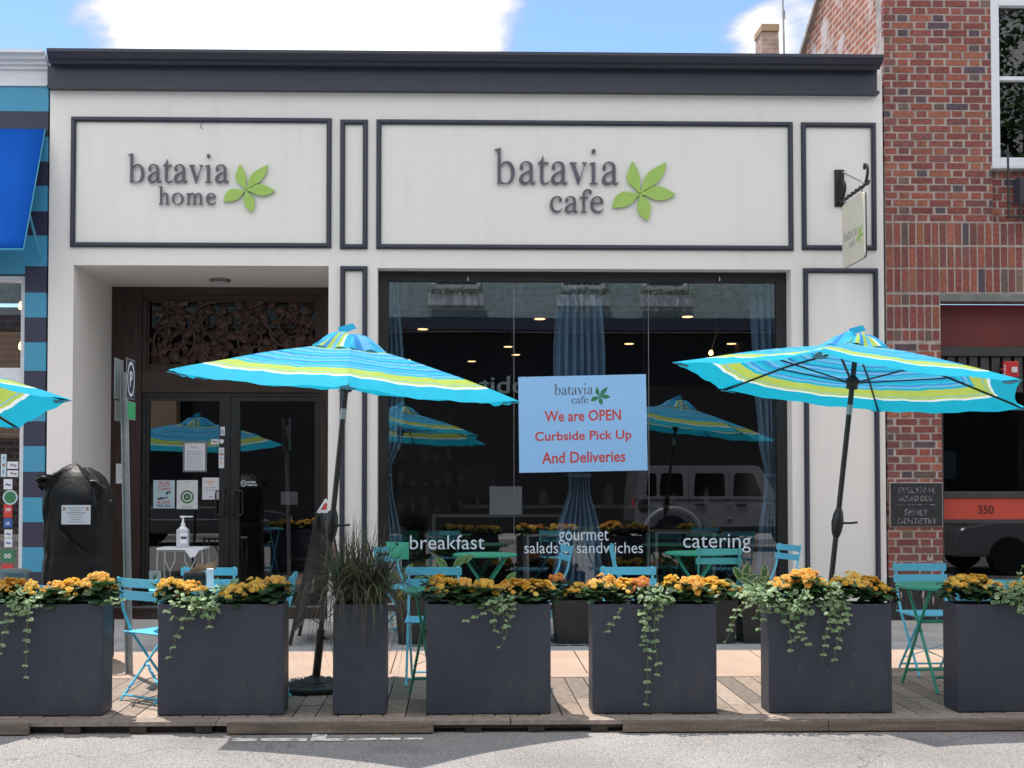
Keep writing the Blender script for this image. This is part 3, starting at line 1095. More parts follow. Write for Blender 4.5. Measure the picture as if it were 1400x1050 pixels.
for i in range(9):
    m = MB()
    r = sd.uniform(.04, .09); hh = sd.uniform(.15, .4)
    m.lathe([(r * .8, 0), (r, hh * .3), (r * .9, hh * .7), (r * .4, hh * .85), (r * .4, hh)], (ct.location.x - 2.2 + i * .5, 6, 1.108), 14)
    tag(m.build('jar', M[sd.choice(['ceramic', 'tan', 'tin'])], smooth=True), 'small jar standing in a row on the back counter inside', 'jar', 'jars on the back counter')
for i, (px, py, ww, hh) in enumerate(((653, 660, .35, .3), (575, 650, .5, .7), (990, 600, .45, .6))):
    p = P(px, py, RB - .04)
    pic = thing('wall_picture', ['small pale picture on the far interior wall beside the poster', 'tall picture on the interior wall at the left of the window', 'picture on the interior wall seen behind the right umbrella reflection'][i], 'picture', (p.x, RB - .03, p.z))
    m = MB(); frame(m, -ww, ww, -hh, hh, -.02, .02, .05); m.build('frame', M['wood_carved'], pic, local=True)
    m = MB(); m.box(-ww + .05, ww - .05, -.005, .015, -hh + .05, hh - .05); m.build('canvas', M['inkgrey'], pic, local=True)

# curtains
def curtain(label, prof, Y, folds, amp=.06):
    """prof: list of (py, left px, right px)"""
    m = MB()
    nz, nu = 60, folds * 8
    rows = []
    for i in range(nz + 1):
        f = i / nz
        py = prof[0][0] + (prof[-1][0] - prof[0][0]) * f
        for a, b in zip(prof, prof[1:]):
            if a[0] <= py <= b[0] + 1e-6:
                t = (py - a[0]) / (b[0] - a[0]); t = t * t * (3 - 2 * t)
                l, r = a[1] + (b[1] - a[1]) * t, a[2] + (b[2] - a[2]) * t
                break
        A, B = P(l, py, Y), P(r, py, Y)
        wd = B.x - A.x
        row = []
        for j in range(nu + 1):
            u = j / nu
            ph = u * folds * 2 * PI + .5 * math.sin(u * 9 + f * 2)
            am = amp * min(1, .35 + wd / .5)
            row.append(Vector((A.x + wd * (u + .2 / folds / 6 * math.sin(ph * 2)), Y + am * math.sin(ph) + .01 * math.sin(f * 6 + u * 5), A.z)))
        rows.append(row)
    n0 = len(m.v)
    for row in rows: m.v += row
    for i in range(nz):
        for j in range(nu):
            k = n0 + i * (nu + 1) + j
            m.face((k, k + 1, k + nu + 2, k + nu + 1))
    o = m.build('curtain', M['curtain'], smooth=True)
    md = o.modifiers.new('thick', 'SOLIDIFY'); md.thickness = .004
    tag(o, label, 'curtain', None)
    return o


cl = curtain('slim blue curtain at the left edge of the shop window, gathered by a tieback', [(378, 521, 545), (520, 521, 553), (600, 521, 549), (643, 521, 534), (660, 521, 536), (745, 521, 549), (824, 521, 552)], .5, 4)
cm = curtain('wide blue curtain hanging behind the poster at the middle of the window', [(376, 762, 822), (500, 757, 828), (590, 760, 822), (652, 778, 806), (664, 778, 806), (730, 762, 820), (824, 752, 826)], .55, 7)
cr = curtain('blue curtain at the right edge of the shop window with white lining', [(378, 1024, 1070), (500, 1030, 1070), (600, 1038, 1068), (648, 1046, 1060), (662, 1046, 1060), (730, 1038, 1066), (824, 1028, 1068)], .5, 5)
for o, px, wpx, t in ((cl, 527, 16, .5), (cm, 792, 30, .55), (cr, 1053, 16, .5)):
    m = MB()
    p = P(px, 650, t)
    wd = wpx / 130
    m.lathe([(wd * .52, -.02), (wd * .56, 0), (wd * .52, .02)], (0, 0, 0), 18)
    for v in m.v: v.y *= .45
    for v in m.v: v += Vector((p.x, t, p.z))
    m.build('tieback', M['curtain'], o, smooth=True)
# hanging chains with ceiling roses
for i, px in enumerate((700, 880)):
    p = P(px, 383, .75)
    ch = thing('chain_pendant', ['dark chain hanging from a cone shaped ceiling rose left of the poster', 'dark chain hanging from a cone shaped ceiling rose right of the poster'][i], 'pendant', (p.x, .75, RC))
    m = MB(); m.lathe([(.075, 0), (.07, -.02), (.03, -.06), (.012, -.09)], n=16); m.build('ceiling_rose', M['black'], ch, smooth=True, local=True)
    m = MB()
    z = -.09
    k = 0
    while z > -1.15:
        a = PI / 2 * (k % 2)
        pts = [(math.cos(a) * .011 * math.cos(t2), math.sin(a) * .011 * math.cos(t2), z - .02 + .022 * math.sin(t2)) for t2 in [2 * PI * q / 10 for q in range(11)]]
        m.tube(pts, .0035, 5, cap=False)
        z -= .036
        k += 1
    m.build('chain', M['black'], ch, local=True)
p = P(985, 440, 1.2)
wl = thing('wall_lantern', 'black lantern bracket with a glowing bulb inside, near the right curtain', 'lamp', (p.x, 1.2, p.z))
m = MB(); m.tube([(0, 0, .12), (.02, 0, .05), (-.03, 0, .02), (-.06, 0, -.06), (-.02, 0, -.1), (.03, 0, -.06), (.03, 0, .02)], .012, 7); m.tube([(0, 0, .12), (0, 0, RC - p.z)], .006, 6); m.build('bracket', M['black'], wl, local=True, smooth=True)
b2 = P(972, 483, 1.2)
m = MB(); m.lathe([(0, -.025), (.02, -.015), (.025, 0), (.015, .03), (0, .035)], (b2.x - p.x, 0, b2.z - p.z), 12); m.build('bulb', M['bulb'], wl, local=True, smooth=True)
m = MB(); m.tube([(-.03, 0, -.08), (b2.x - p.x, 0, b2.z - p.z + .03)], .005, 6); m.build('flex', M['tan'], wl, local=True)

# wall signs
sgn = thing('wall_sign', 'raised lettering batavia home with green five leaf emblem on the left fascia panel', 'sign', (fx(175, 250), 0, fz(249, 300)))
kx = (fx(313, 250) - fx(175, 250)) / 564
add_logo('home', P(175, 249.5, -.012), UX, UZ, kx, FRONT, .02, M['letter'], M['leafgreen'], sgn)
sgn = thing('wall_sign', 'raised lettering batavia cafe with green five leaf emblem on the wide fascia panel', 'sign', (fx(676, 250), 0, fz(251, 760)))
kx = (fx(845.5, 250) - fx(676, 250)) / 564
add_logo('cafe', P(676, 251.5, -.012), UX, UZ, kx, FRONT, .02, M['letter'], M['leafgreen'], sgn)

m = MB(); a = P(276, 165, -.036); m.tube([a, a + Vector((.002, -.006, -.03)), a + Vector((-.012, -.008, -.07)), a + Vector((.012, -.006, -.085))], .004, 5)
m.build('dangling_wire', M['black'], cafe)
# poster on the glass, its blue standing for sky reflected over white paper
YQ = .2
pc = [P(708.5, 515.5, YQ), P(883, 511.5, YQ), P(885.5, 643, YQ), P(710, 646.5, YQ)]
pos = thing('window_poster', 'large white poster with painted-in reflected sky reading We are OPEN Curbside Pick Up And Deliveries', 'poster', (pc[3].x, YQ, pc[3].z))
m = MB(); m.prism(pc, (0, .004, 0)); m.build('sheet', M['poster_skytint'], pos)
pux = (pc[1] - pc[0]).normalized(); puz = (pc[0] - pc[3]).normalized()
m = MB()
for (s, a, b, t, bt) in (('We are OPEN', 744.5, 849, 562, 577), ('Curbside Pick Up', 731.5, 863.5, 590.5, 607), ('And Deliveries', 741, 855, 618.5, 634)):
    o, e = P(a, bt, .1995), P(b, t, .1995)
    m.text(s, o, pux, puz, e.x - o.x, e.z - o.z, FRONT, .001, bold=.016)
m.build('lettering', M['red'], pos)
add_logo('cafe', P(758, 540, .1995), pux, puz, (fx(810.5, 540, .1995) - fx(758, 540, .1995)) / 564, FRONT, .001, M['ink'], M['greenink'], pos)

# papers on the doors
def paper(label, px, mat=M['paper'], Y=None, name='paper_notice', cat='notice', lines=None, texts=(), edge=None):
    """px: left, right, top, bottom; lines: (n, left, right) grey text lines as ink strips; texts: (string, l, r, t, b, material)"""
    Y = Yd + .027 if Y is None else Y
    a, b = P(px[0], px[3], Y), P(px[1], px[2], Y)
    t = thing(name, label, cat, (a.x, Y, a.z))
    m = MB(); m.box(a.x, b.x, Y - .002, Y, a.z, b.z); m.build('sheet', mat, t)
    if edge:
        m = MB(); frame(m, a.x - .02, b.x + .02, a.z - .02, b.z + .02, Y - .004, Y, .02); m.build('border', edge, t)
    W, Hh = b.x - a.x, b.z - a.z
    if lines:
        m = MB(); rr = random.Random(int(px[0]))
        for (f0, f1, n, l, r, th2) in lines:
            for i in range(n):
                z = b.z - Hh * (f0 + (f1 - f0) * i / max(1, n - 1))
                x = a.x + W * l
                xe = a.x + W * (r - rr.random() * .12 * (r - l))
                while x < xe - .004:
                    ww = min(rr.uniform(.012, .035), xe - x)
                    m.box(x, x + ww, Y - .0031, Y - .002, z - th2, z)
                    x += ww + .006
        m.build('printed_text', M['inkgrey'], t)
    for (s, l, r, tt, bb, mat2) in texts:
        m = MB()
        m.text(s, (a.x + W * l, Y - .0021, b.z - Hh * bb), UX, UZ, W * (r - l), Hh * (bb - tt), FRONT, .001, bold=.02)
        m.build('lettering', mat2, t)
    return t, a, b


paper('white printed letter in a dark border on the left door glass', (252.5, 280.5, 606, 643), edge=M['inkgrey'], lines=((.12, .16, 2, .3, .7, .005), (.3, .36, 2, .12, .9, .005), (.42, .92, 9, .1, .92, .004)))
t, a, b = paper('pale blue hygiene poster with red words and a washing hand', (209.5, 239, 656.5, 695), M['paperblue'], texts=(('WE ARE', .22, .78, .05, .15, M['red']), ('KEEPING IT', .2, .8, .17, .22, M['red']), ('CLEAN', .2, .8, .25, .35, M['red']), ('& SAFE', .2, .8, .73, .83, M['red']), ('FOR ALL', .18, .82, .86, .95, M['ink'])))
m = MB(); Wd, Hh = b.x - a.x, b.z - a.z
mp = lambda u, v: (a.x + Wd * u, Yd + .0248, a.z + Hh * v)
m.prism([mp(.2, .36), mp(.34, .4), mp(.52, .38), mp(.72, .43), mp(.66, .37), mp(.5, .33), mp(.34, .31), mp(.2, .29)], (0, -.001, 0))
m.prism([mp(.58, .58), mp(.82, .62), mp(.82, .56), mp(.7, .54), mp(.66, .48), mp(.6, .48)], (0, -.001, 0))
m.build('hand_picture', M['ink'], t)
t, a, b = paper('white poster with a drop outline round a green ring emblem', (241.5, 270.5, 656.5, 696), lines=((.06, .07, 1, .35, .7, .004), (.9, .94, 2, .25, .75, .004)))
Wd, Hh = b.x - a.x, b.z - a.z
m = MB(); mp = lambda u, v: (a.x + Wd * u, Yd + .0248, a.z + Hh * v)
m.prism([mp(.5, .9)] + [mp(.5 + .4 * math.cos(q), .42 + .28 * math.sin(q)) for q in [.6 - i * (PI + 1.2) / 16 for i in range(17)]], (0, -.0006, 0)); m.build('drop_outline', M['white'], t)
m = MB(); cxm = Vector(mp(.5, .42))
for q0, q1 in ((.02, .04), (.055, .075)):
    for i in range(28):
        A0, A1 = 2 * PI * i / 28, 2 * PI * (i + 1) / 28
        m.poly([cxm + Vector((r * math.cos(A), -.0016, r * math.sin(A))) for r, A in ((q0, A0), (q1, A0), (q1, A1), (q0, A1))])
for i in range(5):
    m.box(cxm.x - .03 + i * .014, cxm.x - .022 + i * .014, cxm.y - .0016, cxm.y - .001, cxm.z - .03 + .008 * (i % 2), cxm.z + .03 - .006 * ((i + 1) % 2))
m.build('ring_emblem', M['greenink'], t)
paper('white opening hours card on the left door beside the handle', (276.5, 300.5, 653, 683), lines=((.45, .56, 2, .2, .85, .006), (.86, .9, 1, .4, .6, .01)), texts=(('batavia', .2, .7, .12, .22, M['orangeink']), ('cafe', .35, .62, .25, .32, M['orangeink'])))
paper('small blue and white payment sticker at the top of the door stile', (301.5, 307.5, 583.5, 595.5), Y=Yd + .003, name='door_sticker', cat='sticker', texts=(('R', .25, .8, .35, .85, M['blueink']),))
paper('small grey payment sticker beside a round sticker on the door', (288.5, 299, 600.5, 607.5), Y=Yd + .026, name='door_sticker', cat='sticker', texts=(('Pay', .2, .85, .25, .8, M['ink']),))
paper('narrow white card strip of payment marks on the door stile', (299, 306.5, 612, 640), Y=Yd + .003, name='door_sticker', cat='sticker', texts=(('V', .3, .7, .08, .2, M['blueink']), ('M', .2, .8, .27, .38, M['red']), ('A', .3, .7, .46, .58, M['blueink']), ('D', .3, .7, .66, .78, M['orangeink'])))
t = thing('door_sticker', 'round white sticker beside the small grey payment sticker', 'sticker', P(303, 603.5, Yd + .003))
m = MB(); m.lathe([(.026, -.0015), (.026, 0), (0, 0)], (0, 0, 0), 20, Matrix.Rotation(-PI / 2, 3, 'X')); m.build('disc', M['paper'], t, local=True)
m = MB(); m.lathe([(.014, .0008), (.018, .0009)], (0, 0, 0), 20, Matrix.Rotation(PI / 2, 3, 'X')); m.build('ring', M['greenink'], t, local=True)
t = thing('door_decal', 'white no smoking symbol with two short lines of words on the right door', 'decal', P(330, 666, Yd + .028))
m = MB(); o = P(333, 661, Yd + .026)
for i in range(20):
    A0, A1 = 2 * PI * i / 20, 2 * PI * (i + 1) / 20
    m.poly([o + Vector((r * math.cos(A), 0, r * math.sin(A))) for r, A in ((.026, A0), (.034, A0), (.034, A1), (.026, A1))])
m.bar(o + Vector((-.022, 0, .022)), o + Vector((.022, 0, -.022)), .001, .008, (0, 1, 0))
m.box(o.x - .015, o.x + .015, o.y - .001, o.y, o.z - .004, o.z + .004)
m.build('symbol', M['whitevinyl'], t)
m = MB()
m.text('NO SMOKING', P(338, 660.5, Yd + .026), UX, UZ, .095, .022, FRONT, .001, .03)
m.text('THANK YOU', P(338, 664.5, Yd + .026), UX, UZ, .11, .022, FRONT, .001, .03)
m.build('lettering', M['whitevinyl'], t)
paper('white notice in a clear sleeve on the dark timber beside the entrance', (158.5, 173, 634, 661), Y=Yd - .052, lines=((.12, .75, 6, .15, .7, .004),))
paper('grey notice hanging low inside the right door glass', (384, 407, 672, 690), M['boardback'], Y=Yd + .06, lines=((.25, .8, 4, .15, .85, .004),))
paper('small pale green sticker at the foot of the left door glass', (203.8, 220.5, 780, 799), M['paperblue'], name='door_sticker', cat='sticker', texts=(('*', .3, .75, .2, .85, M['greenink']),))

# hanging sign on its bracket
bp = P(1147, 257, 0)
br = thing('sign_bracket', 'black wrought iron bracket with twisted arm and scroll on the right pilaster', 'bracket', (bp.x, 0, bp.z))
m = MB(); m.box(bp.x - .05, bp.x + .05, -.02, 0, fz(283, 1147), fz(232.5, 1147)); m.build('wall_plate', M['black'], br, bevel=.004)
za = fz(278, 1147)
m = MB()
pts = [(bp.x + .006 * math.cos(i * .9), -.02 - i * .0165, za + .006 * math.sin(i * .9)) for i in range(52)]
m.tube(pts, .017, 7); m.build('twisted_arm', M['black'], br, smooth=True)
m = MB(); m.tube([(bp.x + .03, -.02, fz(236, 1147)), (bp.x, -.74, za + .02)], .008, 6); m.build('tie_rod', M['steel'], br)
m = MB()
m.tube([(bp.x, -.78 - .07 * math.sin(t2) * (1 - t2 / 9), za + .02 + .19 * min(1, t2 / 3) - .05 * max(0, math.sin(t2 - 2.6))) for t2 in [i * .35 for i in range(17)]], .014, 7)
m.tube([(bp.x + .01, -.05 - .09 * math.sin(t2), za + .03 + .2 * t2 / 3.1) for t2 in [i * .31 for i in range(11)]], .02, 7)
m.build('scroll', M['black'], br, smooth=True)
hs = thing('hanging_sign', 'cream double sided hanging sign with rounded corners reading batavia cafe', 'sign', (bp.x, -.45, za))
y0, y1, zt, zb, rr = -.13, -.76, za - .06, za - .70, .05
out = []
for (cy, cz, a0) in ((y0 - rr, zt - rr, 0), (y0 - rr, zb + rr, -90), (y1 + rr, zb + rr, -180), (y1 + rr, zt - rr, -270)):
    for i in range(6):
        a = R(a0 + 90 - i * 18)
        out.append((bp.x - .014, cy + rr * math.cos(a), cz + rr * math.sin(a)))
m = MB(); m.prism(out, (.016, 0, 0)); m.build('face_panel', M['signcream'], hs)
m = MB(); m.prism([(bp.x + .002, p[1], p[2]) for p in out], (.014, 0, 0)); m.build('back_panel', M['char'], hs)
add_logo('cafe', (bp.x - .0141, -.17, za - .44), (0, -1, 0), (0, 0, 1), .00070, (-1, 0, 0), .001, M['inkgrey'], M['leafgreen'], hs)
m = MB()
for yy in (-.2, -.68):
    m.tube([(bp.x, yy + .014 * math.sin(t2), za - .035 + .032 * math.cos(t2)) for t2 in [i * PI / 6 for i in range(13)]], .005, 5)
m.build('hanging_ring', M['steel'], hs)

# ------------------------------------------------------------------ left neighbour
lb = thing('blue_shop_building', 'turquoise and navy striped shop at the left edge with white cornice', 'building', (fx(0), 0, 0))
lx = fx(62.5, 500)
gx1 = fx(33, 500)
w = MB()
z0, z1 = fz(118, 30), fz(67, 30, -.2)
w.box(-9, XL - .008, -.02, .25, z0, z0 + (z1 - z0) * .52)
for i, (a, y) in enumerate(((.52, -.05), (.64, -.09), (.76, -.14), (.9, -.2))):
    w.box(-9, XL - .008, y, .25, z0 + (z1 - z0) * a + .001, z0 + (z1 - z0) * ((.64, .76, .9, 1)[i]))
w.build('cornice', M['whitetrim'], lb)
w = MB()
w.box(-9, gx1, 0, .25, fz(374, 20), fz(176, 30))
# turquoise and navy bands down the pier
ys = [(176, 187, 0), (187, 221, 1), (221, 254, 0), (254, 289, 1), (289, 322, 0), (322, 364, 1), (364, 400, 0), (400, 434, 1), (434, 468, 0), (468, 507, 1), (507, 543, 0), (543, 576, 1), (576, 610, 0), (610, 645, 1), (645, 680, 0), (680, 714, 1), (714, 748, 0), (748, 782, 1), (782, 852, 0)]
w.build('turquoise_wall', M['turq'], lb)
w = MB()
w.box(-9, lx, 0, .25, fz(152, 30), z0 - .002)
w.build('frieze', M['turq'], lb)
nv = MB()
nv.box(-9, lx, 0, .25, fz(176, 30) + .001, fz(152, 30) - .001)
nv.build('navy_band', M['navy'], lb)
for (t, b, k) in ys:
    nv = MB()
    nv.box(gx1 + .001, lx, -.004, .25, max(.04, fz(b, 45)) + .0005, fz(t, 45) - .0005)
    nv.build('turquoise_band' if k else 'navy_band', M['turq' if k else 'navy'], lb)
st = MB(); st.box(-9, gx1, 0.02, .25, .04, fz(792, 10)); st.build('stall_riser', M['navy'], lb)
wf = MB()
frame(wf, -6, gx1 - .002, fz(788, 10) + .01, fz(376, 10), .05, .16, .055)
wf.box(-5.9, gx1 - .06, .06, .15, fz(567, 10), fz(502, 10))
sw = wf.build('shop_window', M['whitetrim'], lb, bevel=.006)
gl = MB(); gl.box(-5.95, gx1 - .05, .1, .106, fz(786, 10), fz(378, 10)); gl.build('window_pane', M['glass'], sw)
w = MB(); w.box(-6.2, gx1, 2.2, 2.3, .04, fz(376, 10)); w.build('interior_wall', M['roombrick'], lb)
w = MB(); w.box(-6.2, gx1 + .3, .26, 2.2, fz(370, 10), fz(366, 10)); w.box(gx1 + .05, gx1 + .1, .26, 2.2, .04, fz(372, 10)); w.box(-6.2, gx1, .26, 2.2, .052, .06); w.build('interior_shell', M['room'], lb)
w = MB(); w.box(-9, lx, .26, 6, z1 - .4, z1 - .3); w.build('roof', M['roomceil'], lb)
for i, (px, py) in enumerate(((29, 418), (29, 473))):
    p = P(px, py, .5)
    bt = thing('string_bulb', ['upper glowing amber filament bulb in the left shop window', 'lower glowing amber filament bulb in the left shop window'][i], 'light bulb', p, 0)
    m = MB(); m.lathe([(0, -.045), (.02, -.035), (.028, -.01), (.02, .025), (.012, .04)], n=12); m.build('glass_bulb', M['bulb'], bt, local=True, smooth=True)
    m = MB(); m.lathe([(.013, .04), (.013, .075), (.004, .08)], n=10); m.tube([(0, 0, .08), (.01, 0, .3), (0, 0, fz(372, 10) - p.z)], .004, 5); m.build('socket', M['black'], bt, local=True)
for i, (l, r, t, b, mt, lab, txs) in enumerate(((2, 26, 569, 582, 'tan', 'tan paper sign hanging at the top of the lower left shop window', ()), (1, 9, 621, 652, 'paperblue', 'strip of card payment stickers in the left shop window', (('V', .3, .7, .1, .25, 'blueink'), ('M', .3, .7, .4, .55, 'red'), ('A', .3, .7, .7, .85, 'blueink'))),
        (10, 25, 631, 641, 'paper', 'upper of two white pay stickers in the left shop window', (('Pay', .3, .9, .3, .75, 'ink'),)), (10, 25, 643, 652, 'paper', 'lower of two white pay stickers in the left shop window', (('Pay', .3, .9, .3, .75, 'ink'),)),
        (5, 17, 655, 669, 'paper', 'white sticker with blue bird shape in the left shop window', (('~', .2, .8, .4, .7, 'blueink'),)), (5, 17, 689, 708, 'red', 'red square sticker in the left shop window', (('yes', .2, .8, .3, .6, 'paper'),)),
        (5, 17, 709, 721, 'blueink', 'blue sticker just under the red one in the left shop window', (('ok', .25, .75, .3, .7, 'paper'),)), (6, 17, 724, 735, 'paper', 'upper of two pale stickers under the blue one', (('~', .2, .8, .4, .7, 'blueink'),)), (6, 17, 736, 748, 'paper', 'lower of two pale stickers under the blue one', (('~', .2, .8, .4, .7, 'blueink'),)),
        (1, 20, 752, 768, 'greenink', 'dark green sticker near the foot of the left shop window', (('oo', .25, .75, .3, .7, 'paper'),)), (2, 18, 771, 780, 'red', 'red strip sticker at the foot of the left shop window', ()))):
    paper(lab, (l, r, t, b), M[mt], Y=.098, name='window_sticker', cat='sticker', texts=[(a, b2, c2, d2, e2, M[f2]) for a, b2, c2, d2, e2, f2 in txs])
p = P(14, 680, .097)
t = thing('window_sticker', 'round green sticker above the red square one in the left shop window', 'sticker', p)
m = MB(); m.lathe([(.075, -.0015), (.075, 0), (0, 0)], n=24, m=Matrix.Rotation(-PI / 2, 3, 'X')); m.build('disc', M['paperblue'], t, local=True)
m = MB(); m.lathe([(.045, .0018), (.06, .002)], n=24, m=Matrix.Rotation(PI / 2, 3, 'X')); m.build('ring', M['greenink'], t, local=True)
# awning
aw = thing('shop_awning', 'plain royal blue sloping awning over the left shop window', 'awning', (fx(0), 0, fz(176, 0)))
zt = fz(177, 40)
yb = -.57
d0, d1 = P(61.5, 176, -.02), P(33, 341, yb)
m = MB()
x0 = -7.0
nu, nv2 = 12, 10
for i in range(nv2 + 1):
    f = i / nv2
    for j in range(nu + 1):
        u = j / nu
        m.v.append(Vector((x0 + (d0.x - x0) * u, -.02 + (yb + .02) * f, zt + (d1.z - zt) * f - .02 * math.sin(PI * f) * (1 if j % 2 else .2))))
for i in range(nv2):
    for j in range(nu):
        k = i * (nu + 1) + j
        m.face((k, k + 1, k + nu + 2, k + nu + 1))
ao = m.build('canopy', M['awning'], aw, smooth=True)
md = ao.modifiers.new('t', 'SOLIDIFY'); md.thickness = .006
m = MB(); m.tube([(x0, yb, d1.z), (d0.x, yb, d1.z)], .009, 6); m.tube([(d0.x, yb, d1.z), (d0.x + .003, -.02, zt)], .006, 6); m.build('frame_tube', M['turqpale'], aw)
m = MB()
m.tube([(d0.x - .03, yb + .2, d1.z + .42), (d0.x - .03, -.02, fz(352, 58))], .013, 6)
m.build('brace_arm', M['turq'], aw)

# ------------------------------------------------------------------ right neighbour in brick
rb = thing('brick_building', 'two storey red brick building rising at the right edge', 'building', (fx(1300), 0, 0))
BX0 = fx(1211, 400) + .004
bmB = MB()
rng = random.Random(11)


def bcol(header=False):
    r = rng.random()
    if r < (.24 if header else .06):
        c = rng.choice([(.10, .075, .09), (.14, .095, .085), (.17, .11, .085), (.085, .06, .08)])
    else:
        c = rng.choice([(.25, .078, .065), (.22, .066, .058), (.27, .086, .066), (.20, .064, .057), (.29, .105, .07), (.19, .073, .067)])
    k = rng.uniform(.85, 1.15)
    return tuple(q * k for q in c)


def one_brick(a, b, z0, z1, x0, x1, header=False, y=0.0):
    a, b = max(a, x0), min(b, x1)
    if b - a > .02:
        o = rng.uniform(-.003, .003)
        j = lambda: rng.uniform(-.002, .002)
        bmB.box(a + j(), b + j(), y - .004 + o, y + .06, z0 + j(), z1 + j(), bcol(header))


def flemish(x0, x1, z0, z1, y=0.0, ch=.0767):
    n = int(round((z1 - z0) / ch))
    for r in range(n):
        zz = z0 + r * ch
        x = x0 - (.0 if r % 2 else .185) - .1
        st = True
        while x < x1:
            wd = .218 if st else .1
            one_brick(x, x + wd, zz + .008, zz + ch - .008, x0, x1, not st, y)
            x += wd + .027
            st = not st


def soldier(x0, x1, z0, z1, y=0.0, pitch=.079):
    x = x0
    while x < x1:
        one_brick(x + .006, x + pitch - .009, z0 + .008, z1 - .008, x0, x1, rng.random() < .3, y)
        x += pitch


zs = lambda py: fz(py, 1260)
OX0 = fx(1287, 560)              # shopfront opening
WXa, WXb = fx(1355, 120), fx(1355, 120) + 1.15
WZa = zs(226)
XE = 9.6
flemish(BX0, WXa - .003, zs(303), 9.2)
flemish(WXa, WXb, zs(303), WZa - .02, y=.05)
flemish(WXb + .003, XE, zs(303), 9.2)
flemish(WXa, WXb, WZa + 1.75, 9.2)
soldier(BX0, XE, zs(335.5), zs(304))
soldier(BX0, XE, zs(366.5), zs(336.5))
soldier(BX0, XE, zs(400), zs(367))
soldier(BX0, OX0, zs(417.5), zs(402), pitch=.079)
soldier(BX0, OX0, zs(450), zs(418.5))
soldier(BX0, OX0, zs(466.5), zs(451))
flemish(BX0, OX0, zs(788), zs(467.5))
bmB.build('brick_facing', M['brick'], rb)
m = MB()
wall_holes(m, BX0, XE, .02, 9.2, 0, .22, [(OX0, XE - .6, 0, zs(401)), (WXa, WXb, zs(303), WZa + 1.75), (BX0, OX0, 0, zs(789))])
m.box(WXa, WXb, .051, .07, zs(303), WZa - .02)
m.build('mortar_wall', M['mortar'], rb)
m = MB(); m.box(BX0, OX0, -.012, .22, .03, zs(789.5)); m.build('painted_plinth', M['brickdark'], rb, bevel=.01)
m = MB()
prof = [(.225, 9.2), (2.0, 7.62), (2.05, 7.3), (6, 4.9), (6, .1), (.225, .1)]
m.prism([(BX0 + .006, y, z) for y, z in prof], (.25, 0, 0))
m.build('side_wall', M['brickside'], rb)
m = MB()
for (ya, za2), (yb2, zb2) in zip(prof[:3], prof[1:4]):
    a, b = Vector((BX0 + .12, ya, za2 + .03)), Vector((BX0 + .12, yb2, zb2 + .03))
    m.bar(a, b, .34, .06)
m.build('coping', M['mortar'], rb)
m = MB(); m.box(BX0 + .3, XE, .225, 6, 6.6, 6.7); m.build('roof', M['roomceil'], rb)
# upper window
uw = MB()
frame(uw, WXa, WXb, WZa, WZa + 1.75, -.01, .12, .085)
zm = zs(104)
uw.box(WXa + .085, WXb - .085, .02, .1, zm - .03, zm + .012)
uw.box(WXa - .015, WXb + .015, -.05, .05, WZa - .04, WZa - .001)
uo = uw.build('sash_window', M['whitetrim'], rb, bevel=.006)
m = MB(); m.box(WXa + .085, WXb - .085, .06, .065, zm + .015, WZa + 1.665); m.build('upper_pane', M['glass_dark'], uo)
m = MB(); m.box(WXa + .085, WXb - .085, .075, .08, WZa + .085, zm - .032); m.build('lower_pane', M['glass_dark'], uo)
m = MB(); m.box(WXa, WXb, .5, .52, WZa, WZa + 1.75); m.build('dark_blind', M['room'], uo)
# iron window guard
ig = thing('window_guard', 'black iron spiked window box guard under the upper right window', 'railing', (fx(1380, 250), -.15, zs(304)))
m = MB()
xg = fx(1378.5, 250, -.15)
for i in range(9):
    x = xg + i * .125
    tall = i % 2 == 0
    zz = zs(210) if tall else zs(250)
    m.tube([(x, -.15, zs(304)), (x, -.15, zz), (x, -.15, zz + .06)], [.011, .011, .002], 6)
for z in (zs(300), zs(282)): m.box(xg - .02, xg + 1.02, -.158, -.142, z - .008, z + .008)
m.build('bars', M['black'], ig)
m = MB(); m.box(xg + .11, xg + .95, -.14, -.02, zs(280), zs(246)); m.build('box', M['char'], ig, bevel=.01)
# shopfront of the brick building
sf = MB()
sf.box(OX0, XE - .6, -.01, .2, zs(412), zs(401.5)); sf.build('steel_lintel', M['tin'], rb, bevel=.006)
Yr = .3
m = MB(); m.box(OX0, XE - .6, .2, .26, zs(471), zs(412.5)); m.build('red_fascia', M['darkred'], rb)
m = MB(); m.box(OX0, XE - .6, .17, .3, zs(484), zs(471.5))
x = OX0 + .03
while x < XE - .7:
    m.box(x, x + .085, .2, .3, zs(534), zs(484.5)); x += .118
m.box(OX0, XE - .6, .26, .3, zs(535), zs(484.3))
m.build('corrugated_band', M['corr'], rb, bevel=.004)
m = MB(); m.box(OX0, OX0 + .06, .1, .3, .05, zs(535.5)); m.box(OX0 + .06, XE - .6, .14, .24, zs(681), zs(672)); m.box(OX0 + .06, XE - .6, .14, .24, zs(716), zs(711)); m.box(OX0 + .06, XE - .6, .14, .24, .05, .16)
sr = m.build('shopfront_frame', M['corr'], rb, bevel=.004)
m = MB(); m.box(OX0 + .06, XE - .6, .16, .22, zs(710.8), zs(681.2)); rp = m.build('red_rail_panel', M['redpanel'], rb)
m = MB(); o = P(1337, 703, .158); e = P(1359, 690.5, .158)
m.text('350', o, UX, UZ, e.x - o.x, e.z - o.z, FRONT, .002, .03); m.build('house_number', M['darkred'], rp)
m = MB(); m.box(OX0 + .06, XE - .6, .19, .196, .16, zs(716.2)); m.box(OX0 + .06, XE - .6, .19, .196, zs(671.8), zs(536)); m.build('shopfront_glass', M['glass_dark'], sr)
